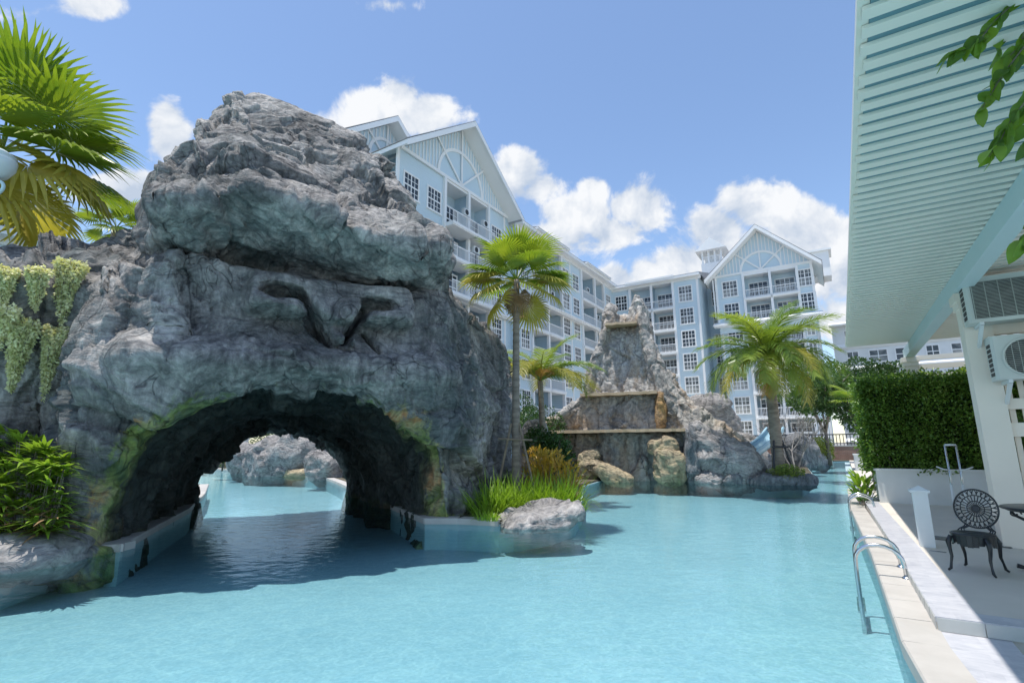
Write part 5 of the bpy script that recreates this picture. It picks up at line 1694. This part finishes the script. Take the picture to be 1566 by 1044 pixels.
# left palm: leaves by direction (x right, y away, z up)
LL = [((.45, -.25, .95), 1.10, fanA[0], .2), ((.95, -.1, .62), 1.12, fanA[1], -.2), ((1.0, .25, .28), 1.05, fanA[2], .2), ((1.0, -.2, -.12), 1.18, fanA[0], .1), ((.75, -.35, -.42), 1.15, fanY[0], .3),
      ((1.0, .05, -.45), 1.15, fanY[1], -.2), ((.45, -.5, -.75), 1.1, fanY[0], 0), ((.15, -.2, .98), 1.15, fanA[2], -.3), ((.25, .5, .8), 1.1, fanA[1], 0), ((-.6, -.2, .8), 1.1, fanA[0], 0),
      ((-.9, .3, .3), 1.1, fanA[1], .2), ((-.8, -.5, -.2), 1.1, fanY[0], .1), ((.5, .8, -.1), 1.1, fanA[0], .2), ((.1, -.9, -.35), 1.05, fanY[1], .1), ((.1, -.8, .35), 1.05, fanA[2], .15), ((.75, .6, .75), 1.05, fanA[0], .4), ((-.2, .9, -.5), 1.1, fanY[0], .2), ((.2, .3, -.9), 1.0, fanY[1], .5), ((.55, -.65, .1), 1.0, fanA[1], .3)]
c = at_y(2, 232, 10.4)
fan_palm((c.x - .3, 10.7, 3.6), c.z - 3.6, 'large fan palm with glossy green and yellowing leaves over the left rock shoulder', LL, (.17, .13), 1.34, (.3, -.3))
rd = random.Random(4)
CL = []
for k in range(15):
    a = k * 2.399
    el = 80 - 80 * (k / 14) ** .8
    CL.append(((math.cos(a) * math.cos(RAD(el)), math.sin(a) * math.cos(RAD(el)), math.sin(RAD(el))), rd.uniform(.74, .86), fanA[k % 3], rd.uniform(-.4, .4)))
for k, (dv, me_) in enumerate([((-1, -.35, -.05), fanY[0]), ((-.85, -.5, -.45), fanY[1]), ((-.6, -.2, -.9), fanY[0]), ((1, -.3, -.15), fanY[1]), ((.85, -.45, -.55), fanY[0]), ((.35, .6, -.7), fanY[1]), ((.1, -.5, -.95), fanD), ((-.15, .2, -1), fanD), ((.95, .3, .1), fanA[1]), ((-.9, .3, .15), fanA[2])]):
    CL.append((dv, 0.84 if me_ is not fanD else .66, me_, 0))
c = at_y(790, 428, 13.2)
pc = fan_palm((.06, 13.2, .1), c.z - .1, 'slim fan palm with a yellow green crown propped by poles beside the cave rock', CL, (.095, .08), 1.0, (c.x - .06, 0))
for k, (dx, dy) in enumerate(((-.55, -.25), (.55, -.3), (.05, .6))):
    MB().tube([(dx, dy, -.1), (dx * .18, dy * .18, 2.0)], .03, 7).build('prop_pole', MWOOD, pc)
MB().tube([(-.42, -.17, 1.62), (.42, -.17, 1.58)], .026, 7).build('prop_bar', MWOOD, pc)
MB().tube([(-.2, -.3, 1.6), (-.16, .3, 1.6)], .026, 7).build('prop_bar', MWOOD, pc)
for k, (px, py, Y, sc) in enumerate(((178, 338, 17.0, .85),)):
    c = at_y(px, py + 10, Y)
    lv = [((math.cos(j * 2.4) * .8, math.sin(j * 2.4) * .8, .9 - .12 * j), .85 * sc, fanA[j % 3], 0) for j in range(11)]
    fan_palm((c.x, Y, .1), c.z - .1, 'fan palm crown showing behind the left shoulder of the cave rock', lv, (.15, .12))

# --- coconut palms
cocoG = [coco_mesh(3.0, s, LCOCO, el=0, drop=d, n=52, leaf=.78, hang=h) for s, d, h in ((0, 55, .45), (1, 75, .6), (2, 95, .8))]
cocoY = [coco_mesh(3.0, 5 + s, LCOCOY, el=0, drop=85 + 15 * s, n=50, leaf=.78, hang=.9) for s in range(2)]
cocoO = coco_mesh(2.3, 9, LORANGE, el=0, drop=60, n=40, leaf=.6, hang=1.1)
def coco_palm(loc, h, label, fronds, tr=(.19, .14), scale=1.0, lean=(0, 0)):
    t = thing('coconut_palm', label, 'palm tree', loc)
    top = Vector((lean[0], lean[1], h))
    trunk(t, [(0, 0, -.1), (0, 0, .25), (lean[0] * .35, lean[1] * .4, h * .5), tuple(top)], [tr[0] * 1.5, tr[0] * 1.1, tr[0], tr[1]], rings=max(12, int(h * 8)))
    for az, el, sc, me_ in fronds:
        o = link('frond', me_, t)
        d = Vector((math.cos(RAD(az)) * math.cos(RAD(el)), math.sin(RAD(az)) * math.cos(RAD(el)), math.sin(RAD(el))))
        place(o, top + d * .03, frame_of(d, (-d.x * .6, -d.y * .6, 1)))
        o.scale = (sc * scale,) * 3
    return t
c = at_y(1170, 545, 20.8)
b = at_y(1192, 722, 20.6)
FR = [(k * 137.5 + 20, 78 - 5.4 * k + (k % 3) * 4, 1.0 - .03 * (k % 4), cocoG[k % 3]) for k in range(17)]
FR += [(250, -6, .95, cocoY[0]), (295, -12, .95, cocoY[1]), (200, 2, 1.0, cocoY[0]), (332, 0, .98, cocoG[2]), (180, 10, 1.05, cocoG[2]), (10, 12, .98, cocoG[1]), (262, 26, .95, cocoG[2]), (285, 20, .9, cocoY[1]), (228, -38, .85, cocoO), (215, 22, 1.0, cocoG[2]), (240, 8, .95, cocoG[2]), (270, 4, .9, cocoG[2]), (310, 10, .95, cocoG[2]), (345, 22, 1.0, cocoG[2]), (160, 24, 1.0, cocoG[1]), (30, 2, .9, cocoG[2]), (140, -2, .9, cocoG[2]), (225, 45, 1.0, cocoG[0]), (315, 48, 1.0, cocoG[0])]
cp = coco_palm((b.x, 20.6, .15), c.z - .15, 'coconut palm with arching green fronds on the small rock island', FR, (.21, .15), .98, (c.x - b.x, 0))
for k, (dx, dy) in enumerate(((-.45, -.4), (.5, -.35), (0, .6))):
    MB().tube([(dx, dy, -.15), (dx * .35, dy * .35, 1.5)], .04, 7).build('prop_pole', MFENCE, cp)
MB().tube([(-.3, -.25, 1.25), (.32, -.25, 1.25)], .035, 7).build('prop_bar', MFENCE, cp)
c = at_y(826, 582, 18.5)
FR = [(k * 137.5, 74 - 6 * k, .72, cocoG[k % 3]) for k in range(9)] + [(205, 35, .85, cocoY[0]), (250, 40, .85, cocoY[1]), (275, 28, .72, cocoO), (160, 45, .85, cocoY[0]), (300, 30, .8, cocoY[1]), (20, 30, .8, cocoY[0]), (340, 38, .8, cocoG[1]), (90, 40, .8, cocoY[1])]
coco_palm((c.x + .1, 18.5, .1), c.z - .1, 'young palm with yellowing orange tipped fronds between the cave rock and waterfall rock', FR, (.12, .09), 1.0, (-.1, 0))

# --- trailing plants on the left shoulder, hung from the rock where the photo shows them
from mathutils.bvhtree import BVHTree
_mw = Matrix.Translation((RO[0], RO[1], 0)) @ Matrix.Rotation(RA, 4, 'Z')
bvh = BVHTree.FromPolygons([(_mw @ Vector(v))[:] for v in V_CAVE], [tuple(int(i) for i in q) for q in Q_CAVE])
def rock_hit(px, py):
    h = bvh.ray_cast(Vector((0, 0, EYE)), pix_dir(px, py))
    return h[0], h[1]
def trailing(px0, py0, px1, py1, wpx, label, seed):
    a, na = rock_hit(px0, py0)
    b, nb = rock_hit(px1, py1)
    if a is None or b is None:
        return
    tocam = Vector((-a.x, -a.y, 0)).normalized()
    b = b.copy()
    if (b - a).xy.length > .6:
        b.x, b.y = a.x + (b.x - a.x) * .5, a.y + (b.y - a.y) * .5
    a = a + tocam * .16
    t = thing('trailing_plant', label, 'hanging plant', a, 0, 'trailing plants on the rock shoulder')
    w = wpx / F_PX * a.y * .82
    side = Vector((-tocam.y, tocam.x, 0))
    r = np.random.default_rng(seed)
    Ps, Ds, st = [], [], MB()
    for k in range(84):
        u = r.uniform(-1, 1)
        ln = 1.0 - .55 * abs(u) ** 1.4 * r.uniform(.6, 1.0) - r.uniform(0, .3)
        s0 = side * (u * w * .5) + tocam * r.uniform(.0, .22)
        e = (b - a) * ln + side * (u * w * .22) + tocam * r.uniform(.08, .26)
        top = s0 + Vector((0, 0, r.uniform(-.02, .10)))
        pts = []
        for j in range(7):
            q = j / 6
            pts.append(top.lerp(e, q) + tocam * .16 * math.sin(math.pi * min(1, q * 1.6)) + Vector((r.normal() * .012, r.normal() * .012, 0)))
        if k % 3 == 0:
            st.tube(pts, .004, 4)
        L = (e - top).length
        for j in range(int(L / .034)):
            q = j / (L / .034) * 6
            i0 = min(int(q), 5)
            p = pts[i0].lerp(pts[i0 + 1], q - i0)
            for s in (0, 1):
                Ps.append(p[:])
                d = r.normal(size=3)
                d[2] -= .5
                Ds.append(d)
    V, F = leaf_soup(np.array(Ps), np.array(Ds), .058 * r.uniform(.7, 1.3, len(Ps)), .042, fold=.1)
    link('foliage', soup_mesh('foliage', V, F, LTRAIL), t)
    st.build('vine_stem', MSTEM, t)
for k, (q, lb) in enumerate([((108, 412, 92, 505, 50), 'broad tuft of trailing pale leaves nearest the crown of the cave rock'),
                            ((84, 512, 62, 620, 34), 'long narrow tail of trailing leaves hanging below the broad tuft'),
                            ((57, 424, 52, 482, 36), 'short middle tuft of trailing leaves beside the broad tuft'),
                            ((36, 500, 12, 612, 46), 'long leaning mat of trailing leaves below the short middle tuft'),
                            ((8, 422, 4, 480, 40), 'short outer tuft of trailing leaves at the end of the rock shoulder'),
                            ((8, 482, -4, 545, 38), 'ragged outer mat of trailing leaves below the short outer tuft')]):
    trailing(*q, lb, 40 + k)

# --- strap-leaved clumps
def strap(m_list, base, direction, L, w, droop, seg=4, mb=None):
    d = Vector(direction).normalized()
    side = d.cross(Vector((0, 0, 1)))
    side = side.normalized() if side.length > 1e-3 else Vector((1, 0, 0))
    p = Vector(base)
    vs, fs = [], []
    for j in range(seg + 1):
        t = j / seg
        ww = w * (1 - t ** 2.2) * (.55 + .9 * min(t * 2, .5)) * .5
        q = p + d * (L * t) - Vector((0, 0, 1)) * (droop * L * t * t)
        vs += [q - side * ww, q + side * ww]
    for j in range(seg):
        fs.append((2 * j, 2 * j + 1, 2 * j + 3, 2 * j + 2))
    mb.add(vs, fs)
# palm bush at the left: whorls of blades on canes
c0 = at_y(52, 800, 8.55)
rb = thing('leafy_palm_bush', 'dense glossy green bush of finger shaped leaves between pale boulder and cave rock', 'bush', (c0.x, 8.55, .1))
rd = random.Random(12)
mb, cn, dryb = MB(), MB(), MB()
for k in range(190):
    px, py = rd.uniform(-40, 112), rd.uniform(648, 812)
    if px > 95 and (py < 690):
        continue
    if py < 648 + max(0, px - 20) * .55:
        continue
    Y = 7.75 + rd.uniform(-.3, .75) + (py < 700) * .3
    p = at_y(px - 12, py + 6, Y)
    if k % 4 == 0: cn.tube([(p.x * .6 + c0.x * .4 - c0.x, 8.55 * .4 + Y * .6 - 8.55, -.1), (p.x - c0.x, Y - 8.55, p.z - .1)], .009, 5)
    out = Vector((p.x - c0.x, Y - 9.0, .35 + p.z * .18)).normalized()
    for j in range(10):
        a = RAD(-150 + 300 * j / 9) * .55
        ax = Vector((0, 0, 1))
        sd = out.cross(ax).normalized()
        d = (out * math.cos(a) + sd * math.sin(a) + Vector((0, 0, rd.uniform(-.05, .45)))).normalized()
        strap(None, p - Vector((c0.x, 8.55, .1)), d, rd.uniform(.34, .52), .062, rd.uniform(.15, .5), 4, dryb if (py > 770 and rd.random() < .25) else mb)
mb.build('foliage', LRHAP, rb)
cn.build('canes', MSTEM, rb)
dryb.build('dry_leaves', LDRY, rb)
# grass clumps beside the boulder
def grass(px_list, label, seed, L=(.5, .85), n=150, mat=LGRASS, w=.022, tuft=.26, sh=(.55, 1.0)):
    rd = random.Random(seed)
    q0 = at_z(*px_list[0], .1)
    t = thing('grass_clump', label, 'grass', (q0.x, q0.y, .1), 0, 'grass by the cave rock')
    mb = MB()
    for (px, py) in px_list:
        q = at_z(px, py, .1)
        for k in range(n):
            a, rr = rd.uniform(0, 6.283), tuft * rd.random() ** .5
            lean = rd.uniform(.15, 1.0)
            strap(None, (q.x - q0.x + rr * math.cos(a), q.y - q0.y + rr * math.sin(a), 0), (math.cos(a) * lean, math.sin(a) * lean, 1), rd.uniform(*L), w, rd.uniform(.15, .75), 6, mb)
    mb.build('blades', mat, t)
grass([(765, 785), (790, 783), (745, 788), (815, 781), (780, 773), (805, 770), (832, 778), (760, 776), (850, 782), (866, 780), (845, 770)], 'big clump of bright green arching grass against the cave rock', 1, (.8, 1.35), 150, tuft=.36, w=.026)
grass([(738, 795), (752, 796)], 'small tuft of grass at the coping below the big clump', 2, (.2, .38), 60, tuft=.14)
grass([(880, 785)], 'bright grass tuft at the water side of the pale boulder', 3, (.35, .6), 90, tuft=.2)
# croton: upright orange leaves
def croton(px, py, h, label, seed, n=620, size=.62):
    q = at_z(px, py, .1)
    t = thing('croton_shrub', label, 'shrub', (q.x, q.y, .1), 0, 'croton shrubs')
    r = np.random.default_rng(seed)
    P = np.stack([r.normal(0, size * .45, n), r.normal(0, size * .4, n), r.uniform(.08, h, n)], 1)
    P[:, :2] *= (1.15 - .5 * P[:, 2:3] / h)
    D = np.concatenate([P[:, :2] * 1.2 + r.normal(0, .35, (n, 2)), r.uniform(.5, 1.3, (n, 1))], 1)
    V, F = leaf_soup(P, D, r.uniform(.13, .24, n), .055, fold=.2, bend=.12)
    link('foliage', soup_mesh('foliage', V, F, LCROT), t)
    m = MB()
    for i in range(9):
        a = i * .7
        m.tube([(0.1 * math.cos(a), .1 * math.sin(a), -.05), (size * .5 * math.cos(a), size * .5 * math.sin(a), h * .85)], [.012, .006], 5)
    m.build('stems', MSTEM, t)
croton(838, 768, 1.25, 'tall orange yellow croton behind the bright grass clump', 5)
croton(868, 772, 1.0, 'shorter golden croton beside the water', 6, 320, .45)
croton(818, 760, 1.35, 'orange croton under the slim fan palm', 7, 260, .4)

# --- clipped hedge in the planter
hg = gthing('hedge', 'dense clipped dark green hedge filling the long white planter', 'hedge', 2.9, 15.35, .9)
HB = np.array([2.9, 15.35, .9])
def hedge_box(n, x0, x1, y0, y1, z0, z1, seed, leaf, depth=.16):
    r = np.random.default_rng(seed)
    P = np.stack([r.uniform(x0, x1, n), r.uniform(y0, y1, n), r.uniform(z0, z1, n)], 1)
    fcs = r.choice(4, n, p=[.58, .17, .20, .05])
    nz_ = fbm(P * 1.7, 3, seed)
    dp = depth * r.uniform(-.5, 1, n) - .26 * nz_
    P[fcs == 0, 1] = y0 + dp[fcs == 0]
    P[fcs == 1, 0] = x0 + dp[fcs == 1]
    P[fcs == 2, 2] = z1 - dp[fcs == 2]
    P[fcs == 3, 1] = y1 - dp[fcs == 3]
    D = r.normal(size=(n, 3)) * .8
    D[fcs == 0, 1] -= .8
    D[fcs == 1, 0] -= .8
    D[fcs == 2, 2] += .9
    D[:, 2] += .2
    return leaf_soup(P - HB, D, leaf * r.uniform(.6, 1.3, n), leaf * .62, bend=.1)
V, F = hedge_box(34000, .50, 5.1, 14.82, 15.9, .88, 3.0, 5, .075)
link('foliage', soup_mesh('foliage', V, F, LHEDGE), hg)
MB().box(.72, 4.95, 15.02, 15.75, .86, 2.82).build('dark_core', plain('hedge_core_dark', (.02, .045, .012), (.008, .02, .006), 9, .9), hg, tuple(HB))  # dark box added inside the leaves to block light
for i in range(7):
    x = .85 + i * .6
    MB().tube([(x, 14.95, .84), (x + .04, 14.96, 1.3), (x - .03, 15.1, 1.9)], [.02, .016, .01], 6).build('stem', MSTEM, hg, tuple(HB))
# --- leafy clump at the ladder
def rosette(loc, label, seed, n=60, L=(.25, .5), w=.075, mat=LRHAP, h=.35, spread=.22, name='leafy_clump', cat='plant', group=None):
    rd = random.Random(seed)
    t = thing(name, label, cat, loc, 0, group)
    mb, st_ = MB(), MB()
    for k in range(n):
        a, rr = rd.uniform(0, 6.283), spread * rd.random() ** .5
        b_ = (rr * math.cos(a), rr * math.sin(a), rd.uniform(.02, h))
        strap(None, b_, (math.cos(a) * rd.uniform(.3, 1), math.sin(a) * rd.uniform(.3, 1), rd.uniform(.25, 1.2)), rd.uniform(*L), w, rd.uniform(.05, .4), 4, mb)
        if k % 4 == 0:
            st_.tube([(b_[0] * .5, b_[1] * .5, -.04), b_], .009, 5)
    mb.build('foliage', mat, t)
    st_.build('stems', MSTEM, t)
    return t
rosette(LW(.28, 15.3, .2), 'yellow green broad leaved clump squeezed between planter corner and pool', 3, 90, (.25, .42), .09, LRHAP, .55, .24)
rosette(LW(.24, 14.55, .2), 'low dark leaved plant behind the far ladder rails', 4, 30, (.15, .3), .03, LDARK, .1, .1)
bush(LW(2.55, 10.9, .82), (.55, .45, .62), 2600, .075, LMID, 'loose light green shrub in the planter behind the pergola post', seed=31)
bush(LW(3.6, 11.0, .82), (.6, .5, .6), 2200, .075, LMID, 'second loose shrub further along the planter behind the post', seed=32)
# --- plants above the hedge and beyond
for k, (gx, gy, zz, lb) in enumerate(((1.4, 17.3, 2.55, 'fan leaved plant showing above the hedge beside the far pergola post'), (2.6, 17.6, 2.75, 'fan leaved plant behind the rail screen'), (3.9, 17.4, 2.7, 'fan leaved plant behind the far end of the rail screen'), (.7, 18.6, 2.5, 'fan leaved plant at the pool corner of the hedge'))):
    lv = [((math.cos(j * 2.4), math.sin(j * 2.4), .95 - .13 * j), .62, fanA[j % 3], 0) for j in range(9)]
    p = LW(gx, gy, .2)
    fan_palm(p, zz, lb, lv, (.06, .05), .9)
c = at_y(1282, 612, 27.0)
p = WL((c.x, 27.0, 0))
b = LW(p.x + 1.5, p.y + .4, .2)
tree(b, c.z + 1.5, (2.1, 1.7, 2.0), 5200, .19, LDARK, 'spreading dark leaved tree with grey branches leaning over the far pool edge', 51, tr=.12, lean=(c.x - b.x, 27 - b.y))
c = at_y(1345, 590, 26.0)
tree((c.x, 26.0, .2), c.z + 1.0, (1.5, 1.4, 1.9), 3800, .18, LDARK, 'dark green tree rising behind the pool corner of the hedge', 52, tr=.1)
c = at_y(1250, 560, 36.0)
tree((c.x, 36.0, .1), 6.6, (2.4, 2.0, 2.2), 4200, .24, LMID, 'mid green tree in front of the gable building', 53, tr=.13)
c = at_y(1330, 560, 42.0)
tree((c.x, 42.0, .1), 7.6, (3.0, 2.4, 2.6), 4200, .28, LDARK, 'larger dark tree behind the spreading tree', 54, tr=.16)
bush(at_y(1245, 694, 37.0) * Vector((1, 1, 0)) + Vector((0, 0, .3)) if False else Vector((at_y(1243, 690, 37.0).x, 37.0, .1)), (1.5, 1.2, 1.0), 2600, .16, LLIME, 'yellow green bush behind the channel rock', seed=33)
bush(Vector((at_y(1195, 712, 20.4).x, 20.2, .12)), (.85, .6, .32), 2400, .07, LLIME, 'low lime green ground shrub round the coconut palm foot', seed=34, stems=6)
# bare twiggy shrub
c = at_y(1214, 690, 31.0)
tw = thing('bare_shrub', 'grey leafless twiggy shrub behind the coconut palm', 'shrub', (c.x, 31.0, .1))
mbt, rd = MB(), random.Random(8)
def twig(p, d, L, r, lv):
    e = p + d * L
    mbt.tube([p, p.lerp(e, .5) + Vector((rd.uniform(-.04, .04), rd.uniform(-.04, .04), 0)), e], [r, r * .8, r * .55], 5)
    if lv:
        for k in range(rd.choice((2, 3, 3))):
            nd = (d + Vector((rd.uniform(-.75, .75), rd.uniform(-.75, .75), rd.uniform(-.1, .5)))).normalized()
            twig(e, nd, L * rd.uniform(.62, .85), r * .62, lv - 1)
for k in range(5):
    a = k * 1.256
    twig(Vector((.15 * math.cos(a), .15 * math.sin(a), -.1)), Vector((.45 * math.cos(a), .45 * math.sin(a), 1)).normalized(), 1.15, .045, 4)
mbt.build('branches', plain('pale_twig', (.36, .34, .31), (.24, .22, .20), 4, .9), tw)
# dark shrubs between the rocks
for k, (px, Y, s, n, lb) in enumerate(((838, 17.6, (.95, .6, 1.15), 3600, 'dark shrub at the foot of the young palm'), (825, 24.0, (1.3, 1.0, 1.7), 4200, 'tall dark shrub behind the slim fan palm trunk'), (862, 26.0, (1.2, 1.0, 1.4), 3400, 'dark shrub behind the left flank of the waterfall rock'), (800, 27.0, (1.4, 1.2, 2.3), 4000, 'dark leafy tree mass behind the cave rock edge'))):
    c = at_y(px, 640, Y)
    bush(Vector((c.x, Y, .1)), s, n, .13, LDARK if k != 2 else LMID, lb, seed=60 + k, lumps=14)
# seen through the tunnel
c = at_y(341, 700, 34.5)
bush(Vector((c.x, 34.5, .1)), (.9, .8, 1.7), 3400, .12, LMID, 'tall leafy shrub glimpsed through the tunnel', seed=71)
c = at_y(440, 680, 36)
bush(Vector((c.x, 36, .1)), (4.2, 1.4, 2.0), 5200, .16, LDARK, 'dark shrubs behind the creased boulder beyond the tunnel', seed=73)
c = at_y(320, 690, 40)
bush(Vector((c.x - .5, 40, .1)), (3.2, 1.6, 2.4), 4200, .18, LDARK, 'dark shrubbery beyond the tunnel', seed=72)
wb = at_y(364, 700, 33.0)
wl_ = thing('garden_wall', 'short pale grey wall end beside the boulders beyond the tunnel', 'wall', (wb.x, 33.0, .1), .5)
MB().box(-.5, .5, 0, .3, 0, 1.9).build('wall_block', MSTUCCO, wl_)
MB().box(-.56, .56, -.05, .35, 1.9, 2.0).build('wall_cap', MSTUCCO, wl_)

# --- vine hanging from the pergola near the camera: every leaf is a piece
vn_y = 2.45
v0 = at_y(1640, -60, vn_y)
vine = thing('hanging_vine', 'leafy green vine sprays hanging from the pergola corner', 'vine', v0)
MVLEAF = [leafmat('vine_leaf', (.24, .36, .045), (.12, .22, .03), .4, .35, 6.0), leafmat('vine_leaf_dark', (.14, .25, .035), (.07, .14, .02), .35, .35, 6.0)]
def vleaf(seed, mat, L=.088):
    r = random.Random(seed)
    vs, fs, n = [], [], 6
    for j in range(n + 1):
        t = j / n
        w = .30 * L * math.sin(math.pi * min(1, t ** .8)) ** .8 if 0 < j < n else .002
        z = -.25 * L * t * t + .05 * L * math.sin(t * 5)
        vs += [(-w, L * t, z + .16 * w), (0, L * t, z - .02 * L), (w, L * t, z + .16 * w)]
    for j in range(n):
        a, b_ = 3 * j, 3 * j + 3
        fs += [(a, a + 1, b_ + 1, b_), (a + 1, a + 2, b_ + 2, b_ + 1)]
    return MB().add(vs, fs).mesh('leaf', mat, smooth=True)
vl = [vleaf(k, MVLEAF[k % 2], .078 + .012 * (k % 3)) for k in range(5)]
rd = random.Random(21)
sprays = [[(1580, -30), (1545, 10), (1518, 35), (1500, 60), (1478, 75), (1460, 80)], [(1575, 60), (1548, 95), (1530, 120), (1512, 150), (1492, 180)],
          [(1555, -20), (1540, 15), (1532, 45), (1526, 75)], [(1590, 120), (1565, 160), (1545, 185), (1530, 215), (1512, 240)], [(1570, 40), (1560, 70), (1540, 90)], [(1590, 330), (1575, 355), (1562, 372)], [(1600, 150), (1580, 190), (1568, 225)]]
for si, pth in enumerate(sprays):
    Yv = vn_y + .12 * (si % 3) - .1
    pts = [at_y(x, y_, Yv + .02 * k) - v0 for k, (x, y_) in enumerate(pth)]
    MB().tube(pts, [.0045 - .003 * k / len(pts) for k in range(len(pts))], 5).build('stem', MSTEM, vine)
    for k in range(len(pts) - 1):
        for j in range(5):
            if rd.random() < .15:
                continue
            p = pts[k].lerp(pts[k + 1], j / 5 + .05)
            d = (pts[k + 1] - pts[k]).normalized() + Vector((rd.uniform(-.8, .8), rd.uniform(-.6, .6), rd.uniform(-.9, .3)))
            o = link('leaf', vl[rd.randrange(5)], vine)
            place(o, p, frame_of(d, (rd.uniform(-.5, .5), rd.uniform(-1, .2), rd.uniform(.2, 1))))
            o.scale = (rd.uniform(.9, 1.35),) * 3
# stem carrying the sprays up to the pergola slats
top = Vector((LW(2.2, 2.6, 3.9)))
MB().tube([top - v0, (top - v0) * .5 + Vector((.1, 0, .05)), Vector((0, 0, 0)), at_y(1580, -30, vn_y) - v0], [.008, .007, .006, .005], 6).build('main_stem', MSTEM, vine)
for pth in sprays:
    MB().tube([Vector((0, 0, 0)), at_y(pth[0][0] + 20, pth[0][1] - 10, vn_y) - v0, at_y(*pth[0], vn_y) - v0], .004, 5).build('stem', MSTEM, vine)
